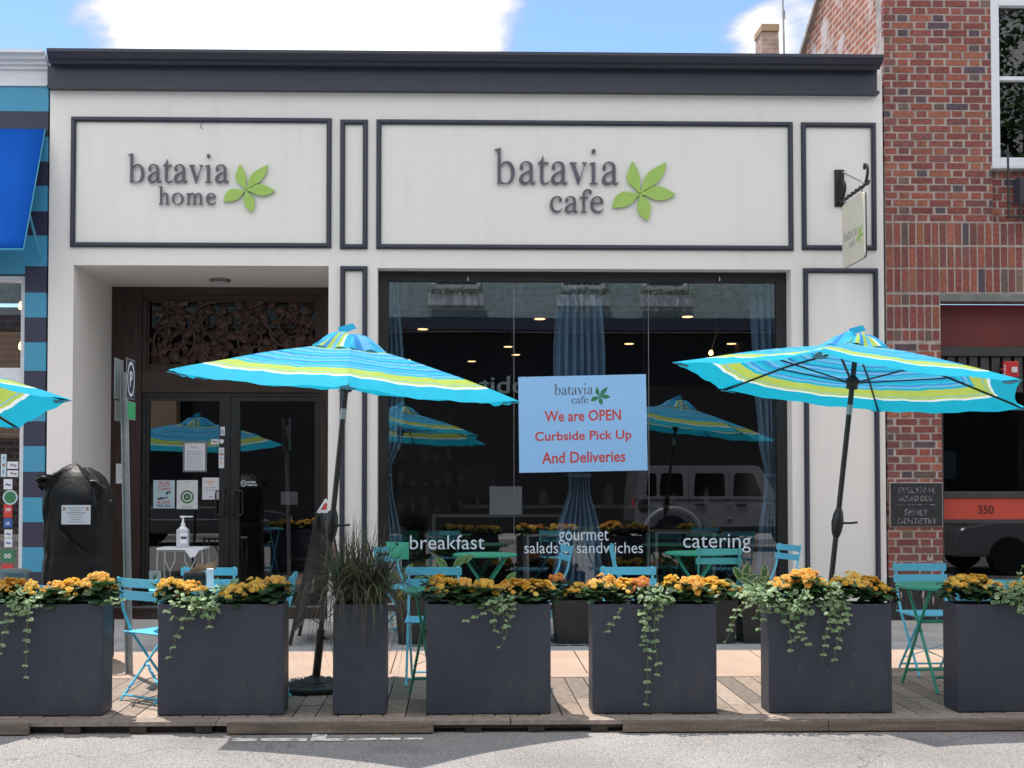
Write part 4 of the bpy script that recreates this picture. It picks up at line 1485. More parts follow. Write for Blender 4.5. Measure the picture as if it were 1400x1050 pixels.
m = MB(); m.box(OX0, XE - .6, 3, 3.1, .05, zs(536)); m.box(OX0 - .05, OX0, .31, 3, .05, zs(536)); m.box(OX0, XE - .6, .31, 3, zs(536), zs(530)); m.box(OX0, XE - .6, .3, 3, .052, .056); m.build('interior_shell', M['room'], rb)
paper('pale sheet standing in for a reflection in the dark window of the brick shop', (1291, 1307, 617, 655), M['paperblue'], Y=.26)  # pale sheet shaped as the photographer's reflection in the glass
al = thing('fire_alarm', 'red fire alarm horn with small white strobe on the dark corrugated band', 'alarm', P(1379, 506, .17))
a, b = P(1370, 516, .165), P(1389.5, 494.5, .165)
m = MB(); m.box(a.x, b.x, .11, .168, a.z, b.z); m.box(a.x - .02, b.x + .02, .14, .168, (a.z + b.z) / 2 - .01, (a.z + b.z) / 2 + .01); m.build('body', M['firered'], al, bevel=.01)
cx, cz = (a.x * .35 + b.x * .65), (a.z * .55 + b.z * .45)
m = MB(); m.box(cx - .03, cx + .03, .09, .109, cz - .03, cz + .03); m.build('strobe_lens', M['ceramic'], al, bevel=.008)
m = MB(); m.text('FIRE', (a.x + .012, .1095, a.z + .03), UZ, -UX, .1, .018, FRONT, .0015); m.build('lettering', M['paper'], al)
# dentist's plaque
pl = thing('dentist_plaque', 'dark square plaque reading family dentistry on the brick pier', 'sign', P(1252, 720, -.01))
a, b = P(1217, 721, -.03), P(1289.5, 659, -.03)
m = MB(); m.box(a.x, b.x, -.02, -.006, a.z, b.z); m.build('backing', M['mortar'], pl, bevel=.004)
m = MB(); m.box(a.x + .012, b.x - .012, -.034, -.0205, a.z + .012, b.z - .012); m.build('slate_face', M['plaque'], pl, bevel=.005)
W, Hh = b.x - a.x, b.z - a.z
m = MB()
for (s, l, r, t, bt) in (('EVELYN H.', .16, .85, .12, .24), ('GOULD DDS', .15, .78, .3, .42), ('FAMILY', .28, .7, .6, .74), ('DENTISTRY', .15, .87, .8, .92)):
    m.text(s, (a.x + W * l, -.0342, b.z - Hh * bt), UX, UZ, W * (r - l), Hh * (bt - t), FRONT, .0015, .0)
m.box(a.x + W * .1, b.x - W * .15, -.0357, -.0342, b.z - Hh * .51, b.z - Hh * .495)
m.build('lettering', M['plaquetext'], pl)
m = MB()      # pale mortar smears on the brick below the plaque
for (cx, cy, ww, hh) in ((1259, 748, .02, .05), (1269, 762, .03, .08), (1272, 764.5, .1, .03), (1266, 757, .015, .04), (1232, 815, .02, .1), (1246, 818, .025, .14), (1262, 812, .03, .1), (1276, 820, .02, .12), (1222, 812, .015, .12)):
    p = P(cx, cy, -.012 if cy < 789 else -.015)
    pts = []
    for i in range(11):
        A = 2 * PI * i / 11
        k = rng.uniform(.5, 1.1)
        pts.append((p.x + ww / 2 * math.cos(A) * k, p.y - .002, p.z + hh / 2 * math.sin(A) * k))
    m.prism(pts, (0, .004, 0))
m.build('mortar_smear', M['mortar'], rb)
# roof things
cp = P(1049, 70, 6)
ch = thing('chimney', 'short brick chimney with orange cap behind the cafe roof', 'chimney', (cp.x, 6, 4.9))
s = 1600 / 17.85
m = MB(); wv2 = 26 / s
m.prism([(cp.x - wv2 * .6, 5.8, 4.9), (cp.x + wv2 * .75, 5.8, 4.9), (cp.x + wv2 * .42, 5.8, fz(50, 1045, 6)), (cp.x - wv2 * .45, 5.8, fz(50, 1045, 6))], (0, .4, 0)); m.build('stack', M['chimney'], ch)
m = MB(); m.box(cp.x - wv2 * .5, cp.x + wv2 * .45, 5.77, 6.23, fz(50, 1045, 6) + .001, fz(40, 1045, 6)); m.build('cap', M['tan'], ch, bevel=.01)
an = thing('roof_antenna', 'thin vertical antenna mast on the roof beside the chimney', 'antenna', (P(1072, 70, 5).x, 5, 5))
a = P(1072, 72, 5); b = P(1069, -60, 5)
m = MB(); m.tube([(a.x, 5, 4.9), a, b], [.018, .016, .008], 6); m.build('mast', M['tin'], an)
m = MB(); m.tube([a + Vector((0, 0, .5)), a + Vector((0, 0, .62))], .022, 6); m.build('joint', M['tin'], an)

# ------------------------------------------------------------------ deck
dk = thing('deck_platform', 'weathered timber parklet deck along the kerb under the planters', 'deck', (0, -3.9, ZS))
YB, YF = YK - .03, -4.66
m = MB()
rd = random.Random(4)
x = -9.0
while x < 9.0:
    wd = .14
    for (ya, yb3) in ((YF + .135, -3.75 + rd.uniform(-.03, .03)), (None, YB)):
        pass
    ym = -3.95 + rd.choice([0, .45, -.2])
    for (ya, yb3) in ((YF + .145, ym - .003), (ym + .003, YB)):
        k = rd.uniform(.75, 1.2)
        c = rd.choice([(.29, .225, .185), (.26, .205, .17), (.32, .245, .195), (.22, .18, .155)])
        dz = rd.uniform(-.002, .002)
        m.box(x + .004, x + wd - .004, ya, yb3, -.026, dz - .001, tuple(q * k for q in c))
    x += wd
x = -9.0
while x < 9:
    L = rd.uniform(1.6, 2.4)
    k = rd.uniform(.8, 1.15)
    m.box(x + .003, x + L - .003, YF, YF + .138, -.026, rd.uniform(-.001, .001), (.3 * k, .25 * k, .22 * k))
    x += L
m.build('deck_boards', M['deck'], dk)
XD = lambda px: PG(px, 983, 0).x
for (a, b) in ((-30, 50), (315, 593), (850, 1130), (1131, 1440)):
    m = MB(); m.box(XD(a), XD(b), YF - .035, YF - .002, ZS + .008, -.003)
    m.build('fascia_board', M['fascia'], dk, bevel=.004)
m = MB()
for (a, b) in ((50, 315), (593, 850)):
    m.box(XD(a), XD(b), YF + .05, YF + .09, ZS + .004, -.028)
    for i in range(3):
        xx = XD(a) + (XD(b) - XD(a)) * (i + .5) / 3
        m.box(xx, xx + .1, YF + .005, YF + .048, ZS + .006, -.028)
    m.box(XD(a), XD(b), YF + .01, YF + .04, ZS + .03, ZS + .045) if a > 500 else None
m.box(XD(-30), XD(1440), -3.9, -3.86, ZS + .004, -.028)
m.build('joist', M['joist'], dk)

# ------------------------------------------------------------------ planters
YP = -4.48


def planter(px0, px1, depth, label, y=YP, top=826, bot=976, group='front planters', mat='planter', taper=0.0, name='planter', pyc=900):
    x0, x1 = fx(px0, pyc, y), fx(px1, pyc, y)
    xm = (x0 + x1) / 2
    hw = (x1 - x0) / 2
    zb = 0.004 if y < YK else zside(y) + .002
    zt = fz(top, (px0 + px1) / 2, y)
    t = thing(name, label, 'planter', (xm, y + depth / 2, zb), 0, group)
    h = zt - zb
    d = depth / 2
    k = 1 - taper
    m = MB()
    n0 = 0
    ri = .02
    rings = [(hw * k, d * k, 0), (hw, d, h), (hw - ri, d - ri, h), ((hw - ri) * (1 - taper * .3), (d - ri) * (1 - taper * .3), h * .55)]
    for (a, b, z) in rings:
        m.v += [Vector(p) for p in ((-a, -b, z), (a, -b, z), (a, b, z), (-a, b, z))]
    for i in range(3):
        for j in range(4):
            q2 = (j + 1) % 4
            m.face((i * 4 + j, i * 4 + q2, i * 4 + 4 + q2, i * 4 + 4 + j))
    m.face((3, 2, 1, 0)); m.face((12, 13, 14, 15))
    m.build('box', M[mat], t, local=True, bevel=.006)
    m = MB()
    nx2 = 14
    rs = random.Random(int(px0 * 7 + 99))
    for i in range(nx2 + 1):
        for j in range(4):
            m.v.append(Vector((-(hw - ri - .001) + 2 * (hw - ri - .001) * i / nx2, -(d - ri - .001) + 2 * (d - ri - .001) * j / 3, h - .045 + rs.uniform(-.008, .012))))
    for i in range(nx2):
        for j in range(3):
            q2 = i * 4 + j
            m.face((q2, q2 + 4, q2 + 5, q2 + 1))
    m.build('soil', M['soil'], t, local=True)
    return t


PLW = 'dark charcoal planter box '
planter(-34, 140, .22, PLW + 'cut off by the left edge, standing on the deck', bot=978)
planter(215.5, 388, .22, PLW + 'left of the tall narrow grass planter, scuffed on its face')
planter(455, 528, .24, 'narrow tall charcoal planter holding dark ornamental grass')
planter(582.5, 753, .22, PLW + 'just right of the grass planter, one short vine on its face')
planter(810, 980, .22, PLW + 'with a long thin vine hanging right down to its foot')
planter(1051, 1219.5, .2, PLW + 'with two thick vine bunches, behind which the right umbrella stands')
planter(1309, 1488, .22, PLW + 'cut off by the right edge, in front of the brick pier')
BKP = 'low black window planter '
for (a, b, s) in ((540, 632, 'behind the blue chair and breakfast lettering'), (650, 748, 'hidden behind the planter with one short vine'), (757, 855, 'showing in the gap right of the short-vine planter'), (903, 1010, 'left of the two standing close together by the right pilaster'), (1013, 1108, 'under the right pilaster')):
    planter(a, b, .32, BKP + s, y=-1.53, top=821, group='window planters', mat='planter_black', taper=.1, name='window_planter', pyc=850)

# ------------------------------------------------------------------ plants
def begonia(kind, seed, n_f=66, n_l=62, w=.118, h=.155):
    """one clump: rounded serrated leaves below, double flowers above; local, base at soil"""
    r = random.Random(seed)
    lf = MB()
    for i in range(n_l):
        a = r.uniform(0, 2 * PI)
        rad = w * math.sqrt(r.random()) * 1.05
        z = r.uniform(.02, h * .78)
        c = Vector((rad * math.cos(a), rad * .75 * math.sin(a), z))
        L = r.uniform(.03, .055)
        out = Vector((math.cos(a), math.sin(a) * .9, r.uniform(-.5, .5))).normalized()
        side = out.cross(Vector((0, 0, 1))).normalized()
        up = side.cross(out)
        k = r.uniform(.5, 1.4)
        col = tuple(q * k for q in r.choice([(.028, .075, .022), (.022, .06, .022), (.04, .1, .03), (.03, .07, .035)]))
        pts = []
        for j in range(9):
            A = 2 * PI * j / 9
            rr = L * (.9 + .14 * (j % 2)) * (1 if j else .75)
            pts.append(c + out * (rr * math.cos(A) + L * .5) + side * (rr * .85 * math.sin(A)) + up * (-.35 * abs(math.cos(A)) * L * .6 + .12 * L * (j % 2)))
        mid = c + out * L * .5 + up * .006
        for j in range(9): lf.poly([mid, pts[j], pts[(j + 1) % 9]], col)
    fl = MB()
    base = {'orange': [(.95, .59, .12), (.95, .64, .16), (.94, .53, .1), (.95, .68, .22)], 'yellow': [(.94, .68, .15), (.94, .64, .12), (.95, .72, .22), (.92, .6, .1)], 'peach': [(.85, .34, .13), (.88, .42, .13), (.88, .5, .09)]}[kind]
    for i in range(n_f):
        if i % 6 == 0:
            ca, cq = r.uniform(0, 2 * PI), math.sqrt(r.random())
        a = ca + r.gauss(0, .28) / max(.35, cq)
        q2 = min(1.05, abs(cq + r.gauss(0, .16)))
        rad = w * q2
        z = h * (1.0 - .38 * q2 * q2) + r.uniform(-.02, .025)
        c = Vector((rad * math.cos(a), rad * .8 * math.sin(a), z))
        nrm = Vector((math.cos(a) * q2 * 1.1, math.sin(a) * q2 * 1.1 - .35, r.uniform(.5, 1.1))).normalized()
        s2 = nrm.cross(Vector((.3, .2, 1))).normalized()
        t2 = nrm.cross(s2)
        R0 = r.uniform(.0135, .0225)
        bc = r.choice(base)
        for ring, (cnt, rr, lift) in enumerate(((6, 1.0, .1), (5, .72, .45), (4, .42, .8))):
            for j in range(cnt):
                A = 2 * PI * (j + ring * .4) / cnt + i
                d = s2 * math.cos(A) + t2 * math.sin(A)
                e = s2 * -math.sin(A) + t2 * math.cos(A)
                L = R0 * rr * r.uniform(.85, 1.15)
                k = r.uniform(.85, 1.12)
                col = tuple(min(.95, q * k) for q in bc)
                col_in = (col[0] * .93, col[1] * .75, col[2] * .7)
                wv3 = L * .55
                b0 = c + nrm * (R0 * .12 * ring)
                m1 = b0 + d * L * .6 + nrm * L * (.1 + lift * .5)
                tp = b0 + d * L + nrm * L * (lift * .9 - .12 * (ring == 0))
                fl.poly([b0, m1 - e * wv3, tp - e * wv3 * .45, tp + e * wv3 * .45, m1 + e * wv3], [col_in, col, col, col, col])
    return lf, fl


BEG = {}
for kind in ('orange', 'yellow', 'peach'):
    for v in range(3):
        lf, fl = begonia(kind, v * 11 + len(kind))
        root = thing('begonia_plant', 'x', 'flower', (0, 0, 0))
        lf.build('foliage', M['leaf'], root, local=True)
        fl.build('flowers', M['petal'], root, local=True)
        BEG[kind, v] = [root, False]
rb2 = random.Random(21)


def put_begonia(px, py, kind, label, y=None, sc=1.0):
    """clump whose flower tops reach pixel row py"""
    y = YP + .1 if y is None else y
    v = rb2.randrange(3)
    root, used = BEG[kind, v]
    if used: root = copy_tree(root)
    BEG[kind, v][1] = True
    p = P(px, py, y)
    root.location = (p.x, y, p.z - .165 * sc)
    root.rotation_euler = (0, 0, rb2.uniform(-.7, .7) + rb2.choice([0, PI]))
    root.scale = (sc * rb2.uniform(.92, 1.08), sc, sc * rb2.uniform(.94, 1.06))
    tag(root, label, 'flower', 'begonias in the planters')


ORD = ['leftmost', 'second', 'third', 'fourth', 'fifth', 'sixth']
for pname, lst in (('the planter at the left edge', [(-14, 800, 'orange', .95), (15, 792, 'orange', 1.0), (42, 797, 'yellow', .85), (78, 797, 'orange', .9), (103, 791, 'yellow', 1.0), (132, 787, 'orange', 1.05)]),
                   ('the scuffed planter left of the grass', [(235, 793, 'yellow', .95), (262, 795, 'orange', .95), (320, 800, 'yellow', .9), (346, 793, 'yellow', 1.0), (375, 789, 'orange', .92)]),
                   ('the planter with one short vine', [(604, 788, 'yellow', 1.0), (632, 793, 'orange', .9), (661, 795, 'yellow', .95), (704, 793, 'orange', .9), (732, 793, 'yellow', 1.0)]),
                   ('the planter with the long vine', [(826, 786, 'orange', 1.0), (853, 790, 'yellow', .95), (877, 794, 'peach', .85), (921, 789, 'yellow', .95), (948, 787, 'orange', 1.05), (977, 790, 'yellow', .95)]),
                   ('the planter with two thick vine bunches', [(1073, 787, 'orange', 1.02), (1100, 780, 'orange', 1.0), (1115, 792, 'yellow', .85), (1162, 784, 'yellow', 1.0), (1186, 790, 'orange', .85), (1203, 798, 'yellow', .8)]),
                   ('the planter at the right edge', [(1312, 787, 'yellow', .95), (1334, 786, 'yellow', .9), (1352, 793, 'orange', .85), (1402, 790, 'yellow', .9)])):
    for i, (px, py, kd, sc) in enumerate(lst):
        put_begonia(px, py, kd, f"{ {'orange': 'orange', 'yellow': 'golden yellow', 'peach': 'coral orange'}[kd]} begonia clump, {ORD[i]} from the left in {pname}", sc=sc)
for i, (px, py, kd, sc) in enumerate([(560, 806, 'yellow', .9), (690, 796, 'yellow', .95), (715, 797, 'orange', .9), (762, 788, 'peach', 1.0), (788, 797, 'yellow', 1.05), (822, 797, 'yellow', 1.0), (915, 797, 'yellow', 1.0), (945, 795, 'orange', 1.0), (985, 797, 'yellow', 1.0), (1002, 798, 'orange', .85)]):
    put_begonia(px, py, kd, f"small begonia clump in the black planters under the window, number {i + 1} counted from the left".replace('number 1 counted', 'first counted') if False else f"{['pale yellow clump behind the blue chair', 'yellow clump seen over the short-vine planter', 'orange clump beside the yellow one over the short-vine planter', 'coral clump at the left end of the gap', 'yellow clump filling the gap', 'yellow clump at the right end of the gap', 'yellow clump behind the long-vine planter', 'orange clump behind the long-vine planter', 'yellow clump left of the variegated leaves', 'small orange clump touching the variegated leaves'][i]}, begonia in the window planters", y=-1.4, sc=sc)
for k, (o, u) in BEG.items():
    if not u:
        for c in list(o.children): bpy.data.objects.remove(c)
        bpy.data.objects.remove(o)


def vleaf(mb, c, d, up, L, W, col, edge):
    """oval variegated leaf: pale rim, green centre"""
    d = d.normalized()
    s = d.cross(up).normalized()
    u = s.cross(d)
    n = 4
    for sg in (-1, 1):
        prev = None
        for i in range(n + 1):
            f = i / n
            wd = W * math.sin(PI * min(.97, .06 + .9 * f)) ** .8
            mid = c + d * (L * f) - u * (.25 * L * f * f)
            inn = mid + s * sg * wd * .6 + u * .1 * wd
            ou = mid + s * sg * wd + u * .02 * wd
            if prev:
                mb.poly([prev[0], prev[1], inn, mid], col)
                mb.poly([prev[1], prev[2], ou, inn], edge)
            prev = (mid, inn, ou)


def vine(label, paths, seed, bush=None, group='trailing vines', y0=None, dens=1.0):
    r = random.Random(seed)
    y0 = YP - .012 if y0 is None else y0
    st, lf = MB(), MB()
    GR = [(.12, .24, .11), (.16, .30, .13), (.11, .21, .10), (.2, .34, .15)]
    ED = [(.38, .48, .27), (.26, .38, .18), (.48, .54, .34)]
    b0 = P(paths[0][0][0], paths[0][0][1], y0)
    t = thing('trailing_vine', label, 'vine', b0, 0, group)
    for path in paths:
        pts = []
        for i, (px, py) in enumerate(path):
            pts.append(P(px, py, y0 - (.015 if i else -.05) - .01 * min(i, 2)))
        fine = []
        for i in range(len(pts) - 1):
            p0, p1, p2, p3 = pts[max(i - 1, 0)], pts[i], pts[i + 1], pts[min(i + 2, len(pts) - 1)]
            for k in range(6):
                s2 = k / 6
                fine.append(.5 * ((2 * p1) + (p2 - p0) * s2 + (2 * p0 - 5 * p1 + 4 * p2 - p3) * s2 ** 2 + (3 * p1 - p0 - 3 * p2 + p3) * s2 ** 3) + Vector((r.uniform(-.003, .003), r.uniform(-.004, .0), 0)))
        fine.append(pts[-1])
        st.tube(fine, [.0028 * (1 - .5 * i / len(fine)) for i in range(len(fine))], 5)
        tot = sum((b - a).length for a, b in zip(fine, fine[1:]))
        acc, nxt = 0, .0
        for a, b in zip(fine, fine[1:]):
            acc += (b - a).length
            if acc >= nxt:
                f = acc / tot
                nxt = acc + r.uniform(.028, .05) * (1 + f * .9) / dens
                d = (b - a).normalized()
                for sg in (-1, 1):
                    if r.random() < .93:
                        o = Vector((sg, -.5 + r.uniform(-.4, .2), r.uniform(-.35, .35)))
                        L = r.uniform(.024, .041) * (1.05 - .35 * f)
                        kk = r.uniform(.8, 1.25)
                        vleaf(lf, b, o + d * .3, Vector((0, -.75, .65)) + Vector((r.uniform(-.4, .4), 0, r.uniform(-.3, .3))), L, L * .36, tuple(q * kk for q in r.choice(GR)), tuple(q * kk for q in r.choice(ED)))
    if bush:
        px, py, wpx, hpx, n = bush
        for i in range(n):
            u, v = r.gauss(0, .42), r.gauss(0, .42)
            p = P(px + u * wpx, py + v * hpx, y0 + r.uniform(-.06, .1))
            o = Vector((u * 1.4 + r.uniform(-.6, .6), r.uniform(-.9, .3), v * -.9 + r.uniform(-.5, .4)))
            L = r.uniform(.024, .042)
            kk = r.uniform(.75, 1.25)
            vleaf(lf, p, o, Vector((r.uniform(-.4, .4), -.5, .8)), L, L * .42, tuple(q * kk for q in r.choice(GR)), tuple(q * kk for q in r.choice(ED)))
            if i % 4 == 0: st.tube([p, p + Vector((-u * .05, .03, -.05))], .002, 4)
    st.build('stem', M['stem'], t)
    lf.build('leaves', M['leaf'], t)
    return t


vine('pale green vine bunch spilling over the planter at the left edge', [[(30, 822), (22, 836), (10, 855), (2, 880), (-2, 897)], [(38, 822), (40, 840), (37, 860), (36, 890), (36, 925)], [(18, 822), (12, 838), (4, 850)], [(44, 818), (50, 832), (56, 822)]], 1, (26, 822, 30, 14, 120))
vine('single creeping sprig over the right end of the left edge planter', [[(140, 822), (152, 819), (163, 817), (169, 821)], [(146, 822), (156, 826), (160, 822)]], 2)
vine('vine bunch with a long diagonal strand on the scuffed planter', [[(262, 818), (254, 840), (243, 865), (236, 884), (227, 909)], [(250, 822), (238, 829), (221, 839)], [(286, 820), (292, 836), (287, 850), (288, 866)], [(272, 824), (262, 842), (256, 850)]], 3, (272, 826, 32, 13, 130))
vine('leafy sprigs rising behind the flowers of the scuffed planter', [[(300, 815), (312, 800), (322, 792)], [(318, 815), (330, 803), (336, 794)], [(310, 818), (300, 805), (290, 800)]], 14, (316, 803, 26, 9, 60), y0=YP + .16)
vine('short vine cluster with lilac bloom at the middle of its planter', [[(672, 824), (664, 836), (650, 843), (635, 848)], [(682, 822), (676, 844), (676, 858), (684, 866), (690, 858)], [(697, 822), (700, 838), (694, 858), (690, 874), (681, 888)], [(690, 822), (688, 840), (692, 852)]], 4, (688, 823, 20, 10, 70))
vine('long thin vine hanging nearly to the deck with one lone leaf', [[(888, 820), (878, 838), (881, 860), (885, 882), (885.5, 915), (885, 945), (884, 968)], [(896, 820), (895, 850), (896, 880), (899, 906), (897, 926)], [(855, 824), (848, 836), (838, 850), (828, 864)], [(886, 820), (884, 850), (878, 885)], [(900, 820), (903, 838), (899, 856)]], 5, (896, 816, 26, 13, 110))
vine('vine spilling sideways from the left corner of the right umbrella planter', [[(1052, 818), (1032, 818), (1012, 828), (1001, 846), (997, 866), (990, 880)], [(1050, 816), (1026, 826), (1008, 842), (999, 858)], [(1048, 812), (1030, 812), (1018, 820)], [(1056, 818), (1036, 836), (1032, 846)], [(1052, 820), (1042, 850), (1034, 864)]], 6, (1040, 810, 28, 12, 90))
vine('thick vine bunch with brown withered strand left of the umbrella pole', [[(1078, 822), (1074, 842), (1080, 864), (1082, 880), (1080, 894)], [(1090, 820), (1092, 846), (1096, 866), (1104, 880)], [(1084, 820), (1086, 848), (1090, 870), (1098, 876)], [(1100, 820), (1104, 836), (1098, 852)], [(1070, 822), (1068, 838), (1072, 856)]], 7, (1088, 824, 28, 14, 160), dens=1.2)
vine('thick vine bunch right of the umbrella pole on its planter', [[(1136, 816), (1138, 842), (1130, 866), (1126, 888), (1123, 904)], [(1150, 818), (1154, 842), (1146, 872), (1142, 890), (1140, 905)], [(1144, 816), (1146, 846), (1140, 866)], [(1156, 822), (1160, 840), (1158, 852)], [(1130, 820), (1130, 838), (1136, 852)]], 8, (1142, 818, 20, 24, 170), dens=1.2)
vine('tall leafy sprigs rising at the right edge planter', [[(1380, 815), (1388, 798), (1394, 782), (1402, 772)], [(1384, 815), (1376, 800), (1378, 790)], [(1392, 815), (1398, 830), (1402, 842)]], 9, (1388, 815, 26, 14, 100))
vine('broad variegated leaves between the long-vine planter and the next', [[(1024, 812), (1020, 796), (1016, 776)], [(1036, 812), (1042, 796), (1044, 778)]], 10, None, y0=-1.35)
# broad leaves of that plant
o = [x for x in bpy.data.objects if x.get('label', '').startswith('broad variegated')][0]
m = MB(); r = random.Random(2)
for i in range(20):
    px, py = r.uniform(1004, 1056), r.uniform(790, 824)
    vleaf(m, P(px, py, -1.36 + r.uniform(-.1, .1)), Vector((r.uniform(-1, 1), -.4, r.uniform(.1, 1.2))), Vector((0, -.8, .6)), r.uniform(.1, .17), .035, (.06, .15, .05), (.35, .42, .2))
for (px, py, dx, dz) in ((1014, 792, -.6, 1), (1018, 790, .2, 1), (1044, 792, .1, 1.2)):
    vleaf(m, P(px, py, -1.36), Vector((dx, -.3, dz)), Vector((0, -.9, .4)), .13, .04, (.07, .17, .06), (.35, .42, .2))
m.build('broad_leaves', M['leaf'], o)
# plant by the green table
m = MB(); m2 = MB(); r = random.Random(8)
bs = thing('leafy_shrub', 'small leafy plant with pointed leaves under the green table', 'plant', P(618, 815, -1.4))
for (px, py, dx) in ((612, 778, -.5), (620, 776, .5), (608, 785, -1), (626, 770, .9), (600, 790, -1.2), (545, 795, -.6), (552, 790, .3), (560, 800, .8), (690, 800, .4)):
    vleaf(m, P(px, py, -1.4), Vector((dx, -.3, .6)), Vector((0, -.8, .6)), .15, .04, (.08, .18, .06), (.13, .24, .08))
    m2.tube([P(px, py, -1.4), P(616 if px > 580 and px < 650 else px, 822, -1.4)], .004, 5)
m.build('leaves', M['leaf'], bs); m2.build('stem', M['stem'], bs)
# dark fountain grass
og = thing('ornamental_grass', 'dark purple green fountain grass arching from the narrow planter', 'grass plant', (fx(491, 830, YP), YP + .11, .66))
m = MB(); r = random.Random(6)
base = Vector((fx(491, 830, YP), YP + .11, .64))
for i in range(1000):
    a = r.uniform(0, 2 * PI)
    L = r.uniform(.28, .66)
    lean = abs(r.gauss(.9, .6))
    q0 = base + Vector((r.uniform(-.14, .14), r.uniform(-.07, .07), 0))
    d = Vector((math.cos(a), math.sin(a) * .8, 0))
    wd = r.uniform(.003, .0065)
    sd2 = Vector((-d.y, d.x, 0))
    if r.random() < .4: col = r.choice([(.05, .035, .045), (.07, .045, .055), (.045, .045, .035)])
    else: col = r.choice([(.09, .125, .055), (.12, .15, .07), (.16, .15, .1)])
    prev = None
    for k in range(8):
        f = k / 7
        ang = lean * f * 1.25
        p = q0 + d * (L * math.sin(ang) * f * .95) + Vector((0, 0, L * f * math.cos(ang * .9)))
        ww = wd * (1 - f ** 2 * .95)
        cur = (p - sd2 * ww, p + sd2 * ww)
        if prev: m.poly([prev[0], prev[1], cur[1], cur[0]], col)
        prev = cur
m.build('blades', M['leaf'], og)
# fallen petals on the road
m = MB(); r = random.Random(12)
for i in range(110):
    px, py = r.uniform(0, 1400), 990 + abs(r.gauss(0, 9))
    p = PG(px, py, ZS + .004)
    if p.y > YF - .04: continue
    a = r.uniform(0, PI); s = r.uniform(.005, .014)
    u = Vector((math.cos(a), math.sin(a), 0)) * s; v = Vector((-math.sin(a), math.cos(a), 0)) * s * .6
    m.poly([p - u, p - v, p + u + Vector((0, 0, .003)), p + v], r.choice([(.6, .42, .1), (.5, .3, .08), (.35, .28, .15), (.6, .5, .3)]))
tag(m.build('fallen_petals', M['petal']), 'scattered yellow petals and leaf bits fallen along the deck edge', 'petals', kind='stuff')

# ------------------------------------------------------------------ bistro chairs and tables
def make_chair(mat):
    t = thing('bistro_chair', 'x', 'chair', (0, 0, 0))
    m = MB()
    for s in (-1, 1):      # upright running from the backrest down to the front foot
        x = s * .185
        m.tube([(x, .245, .82), (x, .20, .6), (x, .125, .44), (x, -.05, .22), (x, -.225, .004)], .0095, 7)
    m.tube([(-.185, -.19, .05), (.185, -.19, .05)], .008, 6)
    m.build('front_frame', M[mat], t, local=True, smooth=True)
    m = MB()
    for s in (-1, 1):
        x = s * .162
        m.tube([(x, -.19, .435), (x, -.17, .41), (x, .235, .004)], .0095, 7)
    m.tube([(-.162, .21, .035), (.162, .21, .035)], .008, 6)
    m.bar((-.158, .02, .225), (.158, .17, .085), .02, .004)
    m.bar((.158, .02, .225), (-.158, .172, .086), .02, .0045)
    m.build('rear_frame', M[mat], t, local=True, smooth=True)
    for (z, y) in ((.785, .236), (.70, .218)):
        m = MB()
        n = 8
        pr2 = []
        for i in range(n + 1):
            x = -.21 + .42 * i / n
            pr2.append((x, y + .012 * (1 - (x / .21) ** 2)))
        for (xa, ya), (xb, yb4) in zip(pr2, pr2[1:]):
            k = len(m.v)
            for (xx, yy) in ((xa, ya), (xb, yb4)):
                m.v += [Vector((xx, yy - .016 - .0, z - .029)), Vector((xx, yy - .016, z + .029)), Vector((xx, yy - .008, z + .029)), Vector((xx, yy - .008, z - .029))]
            for a, b in ((0, 1), (1, 2), (2, 3), (3, 0)): m.face((k + a, k + b, k + 4 + b, k + 4 + a))
        m.face((0, 1, 2, 3)); e = len(m.v) - 4; m.face((e + 3, e + 2, e + 1, e))
        so = m.build('back_slat', M[mat], t, local=True, merge=True)
        m = MB()
        for s in (-1, 1):
            for dz in (-.014, .014):
                m.lathe([(.0055, 0), (.004, .003), (0, .0035)], (s * .185, y - .013, z + dz), 8, Matrix.Rotation(PI / 2, 3, 'X'))
                m.lathe([(.0055, 0), (.004, .003), (0, .0035)], (s * .185, y - .004, z + dz), 8, Matrix.Rotation(-PI / 2, 3, 'X'))
        m.build('rivet', M['rivet'], so, local=True)
    m = MB()
    for i in range(7):
        y = -.19 + i * .057
        m.box(-.2, .2, y, y + .042, .447 - .004 * math.sin(PI * i / 6), .455 - .004 * math.sin(PI * i / 6))
    m.box(-.165, -.15, -.19, .19, .432, .443); m.box(.15, .165, -.19, .19, .432, .443)
    m.build('seat', M[mat], t, local=True, bevel=.0015, segs=1)
    return t


CH = {'chair': None, 'teal': None}


def chair(px, Y, rz, label, mat='chair', lean=0.0):
    if CH[mat] is None:
        CH[mat] = make_chair(mat); o = CH[mat]
    else: o = copy_tree(CH[mat])
    p = P(px, 800, Y)
    o.location = (p.x, Y, .002 if Y < YK else zside(Y) + .002)
    o.rotation_euler = (0, 0, R(rz))
    tag(o, label, 'chair', 'bistro chairs')
    return o


